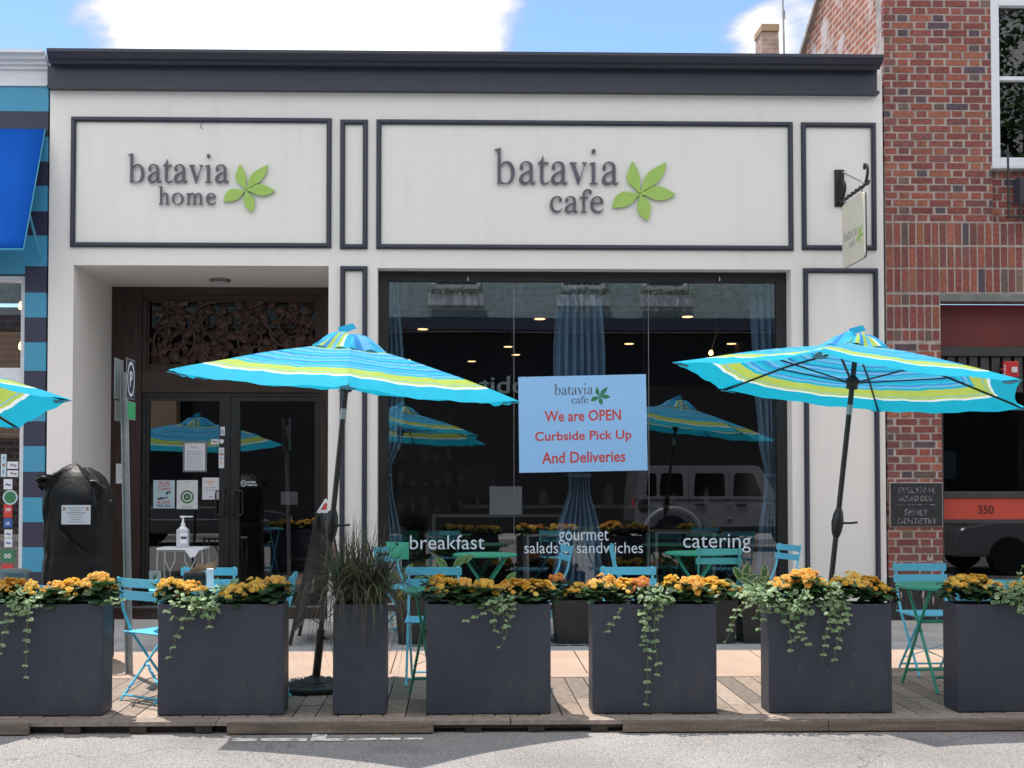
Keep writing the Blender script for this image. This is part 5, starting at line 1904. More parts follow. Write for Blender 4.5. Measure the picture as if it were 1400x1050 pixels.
chair(226, -3.86, 146, 'turquoise folding bistro chair in the gap between the two left planters')
chair(277, -3.27, 0, 'turquoise bistro chair behind the black napkin box, facing the street')
chair(354, -3.72, -86, 'turquoise bistro chair seen edge on beside the A-frame board')
chair(592, -3.27, 0, 'turquoise bistro chair behind the planter with one short vine, right of the grass')
chair(865, -3.27, 0, 'turquoise bistro chair behind the planter with the long vine')
chair(1273, -2.95, 0, 'turquoise bistro chair in front of the brick pier and dark plaque')
chair(1345, -3.98, 165, 'pale turquoise bistro chair mostly hidden behind the right edge planter')
chair(556, -.95, 62, 'turquoise bistro chair beneath the green placard by the grass', 'chair')
chair(742, -.75, -82, 'turquoise bistro chair seen from the side under the gourmet lettering')
chair(870, -.72, 80, 'turquoise bistro chair seen from the side under the sandwiches lettering')
chair(976, -1.0, 180, 'teal bistro chair with its back to the street under the catering lettering', 'teal')
chair(1050, -.72, -74, 'turquoise bistro chair beside the right curtain, turned towards the green table')


def make_table(mat):
    t = thing('bistro_table', 'x', 'table', (0, 0, 0))
    m = MB(); m.lathe([(0, .716), (.28, .716), (.298, .708), (.3, .712), (.3, .726), (.292, .73), (.275, .727), (0, .729)], n=40); m.build('tabletop', M[mat], t, local=True, smooth=True)
    for s in (-1, 1):
        m = MB()
        wv4 = .17 if s > 0 else .145
        m.tube([(-wv4, -s * .2, .712), (-wv4, s * .0, .40), (-wv4, s * .235, .004)], .011, 7)
        m.tube([(wv4, -s * .2, .712), (wv4, s * .0, .40), (wv4, s * .235, .004)], .011, 7)
        m.tube([(-wv4, s * .17, .105), (wv4, s * .17, .105)], .01, 7)
        m.tube([(-wv4, -s * .04, .47), (wv4, -s * .04, .47)], .008, 6)
        m.build('leg_frame', M[mat], t, local=True, smooth=True)
    return t


TB = {'tgreen': None, 'chair': None}


def table(px, Y, rz, label, mat='tgreen', sc=1.0):
    if TB[mat] is None:
        TB[mat] = make_table(mat); o = TB[mat]
    else: o = copy_tree(TB[mat])
    o.location = (P(px, 800, Y).x, Y, .002 if Y < YK else zside(Y) + .002)
    o.rotation_euler = (0, 0, R(rz)); o.scale = (sc, sc, 1)
    tag(o, label, 'table', 'round bistro tables')
    return o


table(663, -.66, 90, 'round green bistro table under the breakfast lettering', sc=1.02)
table(951, -.5, 80, 'round green bistro table under the catering lettering', sc=.98)
table(1285, -3.62, 5, 'round green bistro table in front of the brick pier', sc=1.0)
table(606, -3.88, 20, 'round green bistro table just right of the dark grass', sc=.95)
table(258, -3.78, 10, 'small round turquoise table under the black napkin box', 'chair', .88)
table(22, -3.8, 10, 'small round turquoise table at the left edge behind the flowers', 'chair', .95)
p = P(542, 765, -1.12)
pc2 = thing('green_placard', 'blank emerald green placard held up on the chair back beside the grass', 'placard', (p.x, -1.12, p.z))
m = MB(); c4 = [P(527, 741, -1.2), P(558.5, 741.5, -1.05), P(558.5, 765, -1.05), P(534, 764, -1.2)]
m.prism(c4, (.003, .006, 0)); m.build('panel', M['placard'], pc2)
m = MB(); m.lathe([(.012, 0), (.012, .003), (0, .003)], P(543, 744, -1.135), 10, Matrix.Rotation(PI / 2, 3, 'X')); m.build('stud', M['black'], pc2)
# napkin box on the turquoise table
tb = P(262, 800, -3.78)
nb = thing('napkin_box', 'black napkin box with loose orange and white paper sticking out of it', 'box', (P(266, 800, -3.8).x, -3.8, .733), .25)
m = MB(); m.box(-.075, .075, -.05, .05, 0, .115); m.build('case', M['black'], nb, local=True, bevel=.025)
m = MB(); m.box(.079, .125, -.05, .06, 0, .13); m.build('card', M['paper'], nb, local=True)
m = MB(); r = random.Random(3)
for i in range(7):
    a = .25 * i; rows = []
    for k in range(5):
        f = k / 4
        rows.append((Vector((-.04 + .025 * i + .02 * f, -.03 + .012 * i, .115 + f * .03 * (1 + (i % 3) * .4))), Vector((.02 + .02 * i + .03 * f, -.01 + .01 * i, .12 + .045 * f * (1 + (i % 2)) - .03 * f * f))))
    for a2, b2 in zip(rows, rows[1:]): m.poly([a2[0], a2[1], b2[1], b2[0]])
m.build('napkins', M['tan'], nb, local=True)
# grey lidded tin at the left
t = thing('lidded_tin', 'grey round lidded tin on the turquoise table at the left edge', 'tin', (P(14, 800, -3.75).x, -3.75, .733))
m = MB(); m.lathe([(.11, 0), (.125, .1)], n=24); m.build('body', M['tin'], t, local=True, smooth=True)
m = MB(); m.lathe([(.135, .1), (.138, .112), (.1, .125), (0, .13)], n=24); m.build('lid', M['tin'], t, local=True, smooth=True)

# sanitiser on its stand
sp = P(251, 748, .3)
zf = .052
ss = thing('wire_stand', 'white topped wire stand in the entrance holding the pump bottle', 'stand', (sp.x, .3, zf))
ht = sp.z - zf
m = MB()
ww, dd = .235, .17
m.box(-ww, ww, -dd, dd, ht - .02, ht)
m.prism([(.05, -dd - .004, ht - .02), (.2, -dd - .004, ht - .02), (.16, -dd - .006, ht - .085), (.11, -dd - .006, ht - .1)], (0, .003, 0))
m.build('white_top', M['paper'], ss, local=True, bevel=.008)
m = MB()
for s in (-1, 1):
    for f in (-1, 1):
        m.tube([(s * (ww - .01), f * (dd - .02), ht - .022), (s * (ww + .0), f * (dd - .02), ht - .2), (s * (ww - .03), f * (dd - .02), .004)], .011, 7)
m.tube([(-ww + .01, -dd + .02, ht - .03), (ww - .01, -dd + .02, ht - .03)], .01, 6)
for s in (-1, 1):
    for k in (-1, 1):
        m.tube([(s * .1 + k * .05, -dd + .02, ht - .03), (s * .1 + k * .05, -dd + .02, ht - .13), (s * .1, -dd + .02, ht - .24), (s * .1, -dd + .02, ht - .33), (s * .1 + k * .07, -dd + .02, ht - .5), (s * .1 + k * .07, -dd + .02, .08)], .008, 6)
m.tube([(-ww + .03, -dd + .02, .08), (ww - .03, -dd + .02, .08)], .008, 6)
m.build('wire_frame', M['steel'], ss, local=True, smooth=True)
bo = thing('sanitiser_bottle', 'large clear pump bottle of hand sanitiser with white pump', 'bottle', (sp.x + .0, .27, sp.z + .001), 0)
m = MB(); m.box(-.062, .062, -.045, .045, 0, .19); m.build('bottle_body', M['gel'], bo, local=True, bevel=.02)
m = MB(); m.lathe([(.05, .186), (.03, .21), (.022, .215), (.022, .245), (.012, .25), (.009, .31)], n=16); m.box(-.028, .028, -.012, .012, .305, .322); m.box(.02, .1, -.01, .01, .308, .32); m.build('pump', M['pumpplastic'], bo, local=True, smooth=True)
m = MB(); m.box(-.02, .055, -.0475, -.0455, .04, .15); lb3 = m.build('label_paper', M['paper'], bo, local=True)
m = MB(); m.box(-.012, .048, -.0485, -.0477, .085, .112); m.build('dark_band', M['ink'], lb3, local=True)

# A-frame board
af = thing('aframe_board', 'folding A-frame chalkboard sign seen edge on beside the left umbrella pole', 'sign', (fx(438, 880, -1.25), -1.25, zside(-1.25)))
ta = P(442, 700, -1.25)
bl, brr = P(403, 878, -1.25), P(478, 878, -1.25)
gz = zside(-1.25) + .004
for (bx, nm, mat) in ((bl.x, 'left_board', 'boardback'), (brr.x, 'right_board', 'chalk')):
    sg = -1 if nm == 'left_board' else 1
    a0 = Vector((ta.x + sg * .012, -1.25, ta.z)); b0 = Vector((bx, -1.25, gz))
    d = (b0 - a0)
    n = Vector((d.z, 0, -d.x)).normalized() * (-sg)
    if n.x * sg < 0: n = -n
    hw2 = .3
    m = MB()
    for s in (-1, 1):
        m.bar(a0 + Vector((0, s * hw2, 0)), b0 + Vector((0, s * hw2, 0)), .045, .03, n)
    fo = m.build('board_frame', M['black'], af, bevel=.004)
    m = MB()
    m.bar(a0 + d * .02, a0 + d * .05, 2 * hw2 - .05, .028, n); m.bar(a0 + d * .85, a0 + d * .9, 2 * hw2 - .05, .028, n)
    m.build('board_rail', M['black'], af)
    m = MB(); m.bar(a0 + d * .052, a0 + d * .848, 2 * hw2 - .05, .012, n); po = m.build('board_panel', M[mat], af)
    if sg > 0:
        dn = d.normalized(); yv = Vector((0, 1, 0))
        for (mt, f, s2, k) in (('chalkyellow', .12, .04, 0), ('pink', .3, .06, 1), ('chalkgreen', .47, .07, 2), ('paper', .62, .05, 3)):
            m = MB(); r = random.Random(k)
            for j in range(5):
                c = a0 + d * (f + r.uniform(-.03, .03)) + yv * r.uniform(-.16, .16) + n * .0075
                pts = [c + (dn * math.cos(A) + yv * math.sin(A)) * s2 * r.uniform(.4, 1) for A in [2 * PI * q / 9 for q in range(9)]]
                m.prism(pts, n * .0008)
            m.build('chalk_drawing', M[mt], po)
m = MB(); m.tube([(bl.x + .09, -1.52, .32), ((bl.x + brr.x) / 2, -1.53, .22), (brr.x - .09, -1.52, .32)], .006, 5); m.build('spreader_chain', M['black'], af)
m = MB(); c = P(440, 700, -1.53); m.prism([c + Vector((-.05, 0, -.01)), c + Vector((.05, 0, -.01)), c + Vector((.06, 0, .10)), c + Vector((.03, 0, .12))], (0, .002, 0)); fo2 = m.build('paper_flyer', M['paper'], af)
m = MB(); m.prism([c + Vector((-.01, -.002, .02)), c + Vector((.04, -.002, .02)), c + Vector((.048, -.002, .07)), c + Vector((.03, -.002, .085))], (0, .001, 0)); m.build('red_print', M['red'], fo2)

# street sign post
pp = P(177, 918, -2.86)
po = thing('sign_post', 'galvanised parking sign post with plates seen nearly edge on', 'sign', (pp.x, -2.86, 0))
zt = fz(491, 172, -2.86)
xa = P(172, 640, -2.86).x
m = MB()
tilt = (fx(170.5, 560, -2.86) - fx(178, 915, -2.86)) / (zt - .0)
n0 = len(m.v)
sec = [(-.03, -.012), (-.022, -.012), (-.014, .012), (.014, .012), (.022, -.012), (.03, -.012), (.03, -.008), (.024, -.008), (.017, .016), (-.017, .016), (-.024, -.008), (-.03, -.008)]
m.prism([(pp.x + a, -2.86 + b, .002) for a, b in sec], (tilt * zt, 0, zt - .1))
m.build('post', M['steel'], po)


def plate(nm, sx, z0, z1, wdt, mat, face, draw):
    m = MB(); x = pp.x + tilt * (z0 + z1) / 2 + sx
    m.box(x - .0015, x + .0015, -2.86 - wdt / 2, -2.86 + wdt / 2, z0, z1)
    o = m.build(nm, M['steel'], po, bevel=.001)
    m = MB(); s = 1 if face > 0 else -1
    m.box(x + s * .0016, x + s * .0024, -2.86 - wdt / 2 + .008, -2.86 + wdt / 2 - .008, z0 + .008, z1 - .008)
    m.build('face', M[mat], o)
    if draw:
        m = MB()
        for i in range(24):
            A0, A1 = 2 * PI * i / 24, 2 * PI * (i + 1) / 24
            m.poly([(x + s * .0032, -2.86 + wdt * k * math.cos(A), (z0 + z1) / 2 + (z1 - z0) * k * 1.02 * math.sin(A)) for k, A in ((.36, A0), (.43, A0), (.43, A1), (.36, A1))])
        m.text('P', (x + s * .0025, -2.86 - wdt * .14 * s, (z0 + z1) / 2 - (z1 - z0) * .2), (0, s, 0), UZ, wdt * .3, (z1 - z0) * .4, (s, 0, 0), .0008, .02)
        m.build('symbol', M['paper'], o)


z1, z0 = zt, fz(546, 172, -2.86)
plate('sign_plate', .045, z0, z1, .23, 'navy', 1, True)
plate('sign_plate', -.045, z0, z1, .23, 'white', -1, False)
plate('small_plate', .045, fz(574, 172, -2.86), fz(549, 172, -2.86), .23, 'chalkgreen', 1, False)
plate('small_plate', -.045, fz(576, 172, -2.86), fz(548, 172, -2.86), .23, 'white', -1, False)

# bagged pay station
kp = P(107, 760, -2.35)
ks = thing('covered_pay_station', 'pay station wrapped in a black plastic bag with a white notice', 'pay station', (kp.x, -2.35, .015))
zt = fz(640, 100, -2.35)
r = random.Random(9)
m = MB()
nu, nz = 64, 40
hw2, hd2 = fx(150, 760, -2.35) - kp.x - .01, .2
for i in range(nz + 1):
    f = i / nz
    z = .03 + (zt - .03) * (1 - (1 - f) ** 1.0)
    for j in range(nu):
        a = 2 * PI * j / nu
        ca, sa = math.cos(a), math.sin(a)
        e = .28
        x = math.copysign(abs(ca) ** e, ca) * hw2
        y = math.copysign(abs(sa) ** e, sa) * hd2
        k = 1.0
        zz = z
        if f > .80:
            g2 = (f - .80) / .2
            k = math.sqrt(max(0, 1 - g2 ** 2 * .93))
            zz = z
        wr = .012 * math.sin(a * 9 + f * 5) + .009 * math.sin(a * 17 - f * 13) + .008 * math.sin(f * 38 + a * 4) + r.uniform(-.004, .004)
        wr *= (.35 if f < .75 else .7)
        belt = -.018 * math.exp(-((f - .55) / .02) ** 2)
        m.v.append(Vector((kp.x + x * k * (1 + .04 * math.sin(f * 6 + 1)) + ca * (wr + belt), -2.35 + y * k + sa * (wr + belt), zz + (.008 * math.sin(a * 6) if f > .8 else 0))))
for i in range(nz):
    for j in range(nu):
        a, b = i * nu + j, i * nu + (j + 1) % nu
        m.face((a, b, b + nu, a + nu))
m.face([nz * nu + j for j in range(nu)])
# loose ears of the bag
def ear(p0, p1, tip, w3, n=7):
    p0, p1, tip = Vector(p0), Vector(p1), Vector(tip)
    rows = []
    for i in range(n + 1):
        f = i / n
        c = p0.lerp(tip, f)
        e = p1.lerp(tip, f * .93)
        row = []
        for k in range(6):
            g2 = k / 5
            row.append(c.lerp(e, g2) + Vector((0, -.05 * math.sin(PI * g2) * (1 - .6 * f) + .012 * math.sin(k * 2.4 + i), .014 * math.sin(i * 1.3 + k))))
        rows.append(row)
    n0 = len(m.v)
    for rw in rows: m.v += rw
    for i in range(n):
        for k in range(5):
            q2 = n0 + i * 6 + k
            m.face((q2, q2 + 1, q2 + 7, q2 + 6))


ear(P(102, 634, -2.5), P(70, 668, -2.5), P(45, 655, -2.58), .1)
ear(P(75, 648, -2.52), P(64, 674, -2.5), P(52, 664, -2.57), .1)
ear(P(102, 633, -2.5), P(128, 664, -2.53), P(146, 668, -2.55), .1)
ear(P(138, 655, -2.5), P(142, 672, -2.5), P(153, 687, -2.5), .1)
ear(P(80, 716, -2.55), P(92, 742, -2.56), P(120, 760, -2.57), .1)
bg = m.build('plastic_bag', M['bag'], ks, smooth=True)
a, b = P(84, 717, -2.6), P(124, 690.5, -2.6)
m = MB(); m.box(a.x, b.x, -2.602, -2.6, a.z, b.z); nt2 = m.build('notice', M['paper'], ks)
W, Hh = b.x - a.x, b.z - a.z
m = MB()
for i, (l, rr2, th2) in enumerate(((.22, .78, .006), (.3, .68, .006), (.18, .82, .006), (.22, .76, .004), (.3, .66, .004), (.34, .64, .004), (.24, .74, .004))):
    z = b.z - Hh * (.13 + .12 * i)
    x = a.x + W * l
    while x < a.x + W * rr2:
        w5 = r.uniform(.006, .016); m.box(x, x + w5, -2.603, -2.6021, z - th2, z); x += w5 + .003
m.build('printed_text', M['inkgrey'], nt2)
m = MB()
for u in (.05, .84): m.box(a.x + W * u, a.x + W * (u + .09), -2.603, -2.6021, b.z - Hh * .28, b.z - Hh * .1)
m.build('badge', M['tan'], nt2)

# ------------------------------------------------------------------ umbrellas
def umbrella(label, base, centre, phi, tilt_axis_up, Rr=1.37, cap_seed=1):
    """base: foot on the deck; centre: middle of the hem plane; phi: turn of the ribs; tilt_axis_up: unit axis of the canopy"""
    t = thing('patio_umbrella', label, 'umbrella', base, 0, 'striped umbrellas')
    base, centre = Vector(base), Vector(centre)
    up = Vector(tilt_axis_up).normalized()
    xa = Vector((1, 0, 0)); xa = (xa - up * xa.dot(up)).normalized()
    ya = up.cross(xa)
    Hc = .315
    rr0 = random.Random(cap_seed)

    def pt(r, ang, dz=0.0):
        return centre + (xa * math.cos(ang) + ya * math.sin(ang)) * r + up * dz

    rib_z = lambda f: Hc * (1 - f) ** 1.0 * (1 - .10 * f) + .03 * math.sin(PI * f)
    m = MB()
    n, k = 22, 12
    uvs = {}
    for s in range(6):
        a0, a1 = phi + s * PI / 3, phi + (s + 1) * PI / 3
        grid = []
        for i in range(n + 1):
            f = i / n
            row = []
            for j in range(k + 1):
                u = j / k
                A, B = pt(Rr * f, a0, rib_z(f)), pt(Rr * f, a1, rib_z(f))
                p = A.lerp(B, u)
                sag = 4 * u * (1 - u)
                p = p - up * (.03 * sag * f * (1 + .3 * math.sin(f * 9 + s))) 
                mid = (a0 + a1) / 2
                p = p - (xa * math.cos(mid) + ya * math.sin(mid)) * (.055 * sag * f ** 6)
                p = p + up * (.006 * math.sin(u * 17 + s * 3 + f * 2) * f * f + .004 * math.sin(u * 31 + f * 11 + s) * f)
                row.append(p)
            grid.append(row)
        for i in range(n):
            for j in range(k):
                u0, u1, v0, v1 = j / k, (j + 1) / k, i / n, (i + 1) / n
                q2 = [grid[i][j], grid[i + 1][j], grid[i + 1][j + 1], grid[i][j + 1]]
                m.poly(q2, uv=[(u0, v0), (u0, v1), (u1, v1), (u1, v0)])
    co = m.build('canopy', M['canopy'], t, merge=True, smooth=True)
    # folded hem and corner pockets
    for s in range(6):
        m = MB()
        a = phi + s * PI / 3
        d = xa * math.cos(a) + ya * math.sin(a)
        e = -xa * math.sin(a) + ya * math.cos(a)
        c = pt(Rr, a, 0)
        pts = [c + d * .012, c - d * .10 + e * .05 - up * .012, c - d * .11 - up * .018, c - d * .10 - e * .05 - up * .012]
        m.prism([q2 - up * .008 for q2 in pts], up * .006)
        m.build('corner_pocket', M['turqpale'], co)
    # vent cap, crumpled
    m = MB()
    n2, k2 = 8, 10
    for s in range(6):
        a0, a1 = phi + s * PI / 3, phi + (s + 1) * PI / 3
        lift = rr0.uniform(.03, .06)
        grid = []
        for i in range(n2 + 1):
            f = i / n2
            row = []
            for j in range(k2 + 1):
                u = j / k2
                r2 = .29 * f
                A, B = pt(r2, a0, rib_z(r2 / Rr) + .055 - .3 * f * f * .08), pt(r2, a1, rib_z(r2 / Rr) + .055 - .3 * f * f * .08)
                p = A.lerp(B, u)
                p = p + up * (lift * math.sin(PI * u) * math.sin(PI * min(1, f * 1.05)) * .8 - .03 * f * f + .012 * math.sin(u * 11 + s * 2 + f * 4) * f)
                row.append(p)
            grid.append(row)
        for i in range(n2):
            for j in range(k2):
                u0, u1, v0, v1 = j / k2, (j + 1) / k2, i / n2, (i + 1) / n2
                sx = s / 6
                wu = lambda u: (sx * 2 + u * .34 + .1) % 1
                m.poly([grid[i][j], grid[i + 1][j], grid[i + 1][j + 1], grid[i][j + 1]], uv=[(wu(u0), v0), (wu(u0), v1), (wu(u1) if wu(u1) > wu(u0) else wu(u0), v1), (wu(u1) if wu(u1) > wu(u0) else wu(u0), v0)])
    a = phi + rr0.uniform(3.6, 4.2)
    c = pt(.07, a, Hc + .05)
    m.poly([c, c + xa * .11 + up * .05, c + xa * .08 + up * .085, c - xa * .02 + up * .045], uv=[(.1, 0)] * 4)
    m.build('vent_cap', M['cap'], t, merge=True, smooth=True)
    # ribs and struts
    pd = (centre - base).normalized()
    hub = centre + up * (.02)
    for s in range(6):
        a = phi + s * PI / 3
        m = MB()
        m.tube([pt(.03, a, Hc - .03), pt(Rr * .5, a, rib_z(.5) - .016), pt(Rr * .985, a, -.006)], .0085, 6)
        ro = m.build('rib', M['black'], t)
        m = MB()
        f = .52
        m.bar(hub + (xa * math.cos(a) + ya * math.sin(a)) * .03, pt(Rr * f, a, rib_z(f) - .028), .016, .009)
        m.build('strut', M['black'], ro)
    m = MB()
    m.lathe([(.022, -.05), (.042, -.045), (.042, -.01), (.05, 0), (.05, .02), (.03, .045), (.022, .05)], hub, 14, Matrix((xa, ya, up)).transposed())
    m.build('hub', M['black'], t, smooth=True)
    m = MB()
    top = centre + up * (Hc + .02)
    m.tube([base + Vector((0, 0, .02)), base + pd * ((hub - base).length - .32), hub, top], .0195, 12)
    po2 = m.build('pole', M['pole'], t, smooth=True)
    m = MB()
    c0 = base + pd * ((hub - base).length - .24)
    m.tube([c0, c0 + pd * .075], .0212, 12); m.build('silver_collar', M['steel'], po2, smooth=True)
    m = MB(); c0 = base + pd * 1.16
    m.lathe([(.02, -.11), (.036, -.07), (.045, 0), (.036, .07), (.02, .11)], c0, 14, pd.to_track_quat('Z', 'Y').to_matrix()); ck = m.build('crank_housing', M['black'], t, smooth=True)
    m = MB(); m.tube([c0 + Vector((.03, -.03, .0)), c0 + Vector((.08, -.05, .0)), c0 + Vector((.13, -.05, .005))], .009, 6); m.build('crank_handle', M['black'], ck, smooth=True)
    m = MB(); m.tube([base + Vector((0, 0, .03)), base + pd * .42], .029, 12); m.tube([base + pd * .36 + Vector((.02, 0, 0)), base + pd * .36 + Vector((.06, -.02, 0))], .011, 6); m.build('base_tube', M['black'], t, smooth=True)
    m = MB()
    m.lathe([(.27, .003), (.27, .028), (.262, .036), (.24, .04), (.16, .05), (.09, .062), (.045, .085), (.035, .09), (0, .09)], base, 40)
    for s in range(16):
        a = 2 * PI * s / 16
        for rr3 in (.12, .2):
            m.lathe([(.022, 0), (.014, .008), (0, .01)], base + Vector((rr3 * math.cos(a + rr3 * 4), rr3 * math.sin(a + rr3 * 4), .056 - (rr3 - .12) * .15)), 8)
    m.build('base_plate', M['black'], t, smooth=True)
    return t


def hexa(px, py, Y):
    return P(px, py, Y)


# left: leans right and a little to the street
b0 = PG(431, 941, .005)
c0 = P(473, 530, b0.y - .17)
umbrella('striped turquoise umbrella on the deck before the entrance, its top towards the street', b0, c0, R(-24), (.085, -.06, 1), 1.29, 3)
b1 = P(1122, 937, -3.32); b1.z = .005
c1 = P(1165, 527, -3.28)
umbrella('striped turquoise umbrella at the right showing its underside and black ribs', b1, c1, R(2), (.125, .03, 1), 1.34, 5)
c2 = P(-184, 533, -3.75)
umbrella('striped turquoise umbrella cut off by the left edge of the photo', Vector((c2.x - .06, -3.8, .005)), c2, R(4), (.035, .15, 1), 1.37, 7)

# ------------------------------------------------------------------ across the street (seen in the glass)
YO = -19.5
oc = thing('opposite_building', 'grey green building across the street, seen only reflected in the shop window', 'building', (0, YO, 0))
M['siding'] = mk_brick('grey_green_siding', (.42, .52, .52), (.40, .50, .50), (.28, .36, .36), bw=6, rh=.16, ms=.008, axes='XZ', offset=0)
M['shopdark'] = mk('dark_shopfront', (.014, .012, .013), (.01, .009, .01), 3, .8)
M['carpaint'] = mk('graphite_car_paint', (.24, .24, .26), (.26, .26, .28), 3, .3, coat=.6, metal=.3)
M['carsilver'] = mk('silver_car_paint', (.4, .41, .43), None, rough=.3, coat=.6, metal=.3)
M['carblack'] = mk('black_car_paint', (.03, .03, .034), None, rough=.25, coat=.8)
M['tyre'] = mk('tyre_rubber', (.015, .015, .015), None, rough=.85)
M['carglass'] = mk('car_glass', (.008, .009, .01), None, rough=.08, spec=.8)
RX = lambda px, L: (px - 625) / FPX * L
LO = D - YO
m = MB(); m.box(-16, 30, YO - .3, YO, 5.9, 10.5); m.build('upper_wall', M['siding'], oc)
m = MB(); m.box(-16, 30, YO - .1, YO + .35, 5.55, 5.88); m.build('band_cornice', M['char'], oc)
m = MB(); m.box(-16, 30, YO - .3, YO - .05, ZS, 5.54); m.build('shopfront_wall', M['shopdark'], oc)
for i, (a, b) in enumerate(((590, 658), (768, 832), (884, 946))):
    x0, x1 = RX(a, LO), RX(b, LO)
    m = MB(); frame(m, x0, x1, 6.7, 8.6, YO + .002, YO + .08, .11); wo = m.build('window', M['white'], oc)
    m = MB(); m.box(x0 + .11, x1 - .11, YO + .01, YO + .02, 6.81, 8.49); m.build('pane', M['carglass'], wo)
    fb = thing('flower_box', ['white flower box under the left upper window across the street', 'white flower box under the middle upper window across the street', 'white flower box under the right upper window across the street'][i], 'flower box', ((x0 + x1) / 2, YO + .25, 6.2))
    m = MB(); m.box(x0 - .1, x1 + .1, YO + .1, YO + .42, 6.2, 6.5); m.build('box', M['white'], fb, bevel=.01)
    m = MB(); r = random.Random(i)
    for k in range(260):
        p = Vector((r.uniform(x0 - .1, x1 + .1), YO + r.uniform(.08, .5), 6.48 + abs(r.gauss(0, .13))))
        vleaf(m, p, Vector((r.uniform(-1, 1), r.uniform(-.2, 1), r.uniform(-.3, 1))), Vector((0, .3, 1)), .09, .03, r.choice([(.08, .16, .05), (.7, .7, .7), (.1, .2, .07)]), (.3, .35, .25))
    m.build('flowers', M['leaf'], fb)
sg = thing('shop_sign', 'pale letter shop sign across the street, seen reversed in the window', 'sign', (0, YO, 4.1))
m = MB(); xs0, xs1 = RX(838, LO), RX(655, LO)
m.text('JackRabbit', (xs0, YO + .02, 3.7), (-1, 0, 0), UZ, xs0 - xs1, .62, (0, 1, 0), .03, .01); m.build('lettering', M['siding'], sg)
ob2 = thing('tan_building', 'tan shop building across the street, reflected in the entrance doors', 'building', (-12, -19, 0))
m = MB(); m.box(-16, -8, -19.4, -18.9, 2.6, 5.4); m.build('tan_fascia', M['tan'], ob2)
m = MB()
sp2 = MB(); sp2.box(-400, 400, -60, -16.3, ZS + .004, ZS + .12); tag(sp2.build('far_pavement', M['concrete']), kind='structure')


def wheel(t, x, y, z, rr, s):
    Mx = Matrix.Rotation(-s * PI / 2, 3, 'X')
    m = MB(); m.lathe([(rr * .62, -.1), (rr * .95, -.11), (rr, -.07), (rr, .07), (rr * .95, .11), (rr * .62, .1)], (x, y, z), 28, Mx); w = m.build('tyre', M['tyre'], t, smooth=True)
    m = MB(); m.lathe([(0, .06), (rr * .2, .07), (rr * .3, .05), (rr * .6, .085), (rr * .62, .08)], (x, y, z), 28, Mx); m.build('rim', M['steel'], w, smooth=True)


def rounded(pts, rad=.06, n=4):
    out = []
    k = len(pts)
    for i in range(k):
        p, a, b = Vector(pts[i]), Vector(pts[i - 1]), Vector(pts[(i + 1) % k])
        u, v = (a - p), (b - p)
        q2 = min(rad, u.length * .4, v.length * .4)
        A, B = p + u.normalized() * q2, p + v.normalized() * q2
        for j in range(n + 1):
            f = j / n
            out.append(A.lerp(p, f).lerp(p.lerp(B, f), f))
    return out


# boxy graphite off-roader parked opposite
JY, JX = -13.15, 3.86
jp = thing('offroad_car', 'boxy graphite four door off-road car parked across the street, reflected in the shop window', 'car', (JX + 2.3, JY - .9, ZS))
m = MB()
side = [(0, .55), (.02, 1.15), (.12, 1.84), (.3, 1.88), (2.75, 1.88), (3.12, 1.22), (4.45, 1.12), (4.6, .9), (4.6, .55)]
m.prism([(JX + x, JY, z + ZS) for x, z in [(p.x, p.y) for p in rounded([(a, b, 0) for a, b in side], .09)]], (0, -1.75, 0)); m.build('body', M['carpaint'], jp, bevel=.02)
for (a, b) in ((.26, .5), (.55, 1.08), (1.3, 2.0), (2.16, 2.82)):
    m = MB(); m.prism([(JX + p.x, JY + .003, p.y + ZS) for p in rounded([(a, 1.22, 0), (b, 1.22, 0), (b - (.22 if b > 2.5 else .02), 1.72, 0), (a + .04, 1.72, 0)], .07)], (0, -.01, 0)); m.build('window', M['carglass'], jp)
m = MB()
for x in (1.18, 2.08, 2.95): m.box(JX + x, JX + x + .012, JY + .001, JY + .004, .62 + ZS, 1.8 + ZS)
m.box(JX + .02, JX + 3.1, JY + .002, JY + .012, 1.125 + ZS, 1.15 + ZS); m.build('panel_gap', M['carblack'], jp)
for x in (1.75, 2.65):
    m = MB(); m.box(JX + x - .42, JX + x - .2, JY + .002, JY + .045, 1.0 + ZS, 1.05 + ZS); m.build('door_handle', M['black'], jp, bevel=.008)
m = MB()
for x in (2.02, 2.9):
    for z in (1.03, .72): m.box(JX + x, JX + x + .13, JY + .002, JY + .03, z + ZS, z + .045 + ZS)
m.build('hinge', M['steel'], jp, bevel=.006)
for x in (.82, 3.85):
    wheel(jp, JX + x, JY - .08, .40 + ZS, .4, -1); wheel(jp, JX + x, JY - 1.67, .40 + ZS, .4, 1)
    m = MB(); arc = [(JX + x + .62 * math.cos(A), JY + .07, .42 + .55 * math.sin(A) + ZS) for A in [PI * i / 12 for i in range(13)]]
    for a, b in zip(arc, arc[1:]): m.bar(a, b, .16, .05, (0, 1, 0)) if False else m.tube([a, b], .045, 6)
    m.build('wheel_arch', M['carsilver'], jp, smooth=True)
m = MB(); m.box(JX - .03, JX + .0, JY - .22, JY - .04, .95 + ZS, 1.15 + ZS); m.build('tail_light', M['red'], jp)
m = MB(); m.lathe([(.14, .0), (.14, .012), (0, .012)], (JX + .22, JY, 1.0 + ZS), 20, Matrix.Rotation(-PI / 2, 3, 'X')); m.build('fuel_cap', M['black'], jp)
m = MB(); m.box(JX - .12, JX + .1, JY - 1.7, JY - .05, .5 + ZS, .68 + ZS); m.build('rear_bumper', M['black'], jp, bevel=.02)


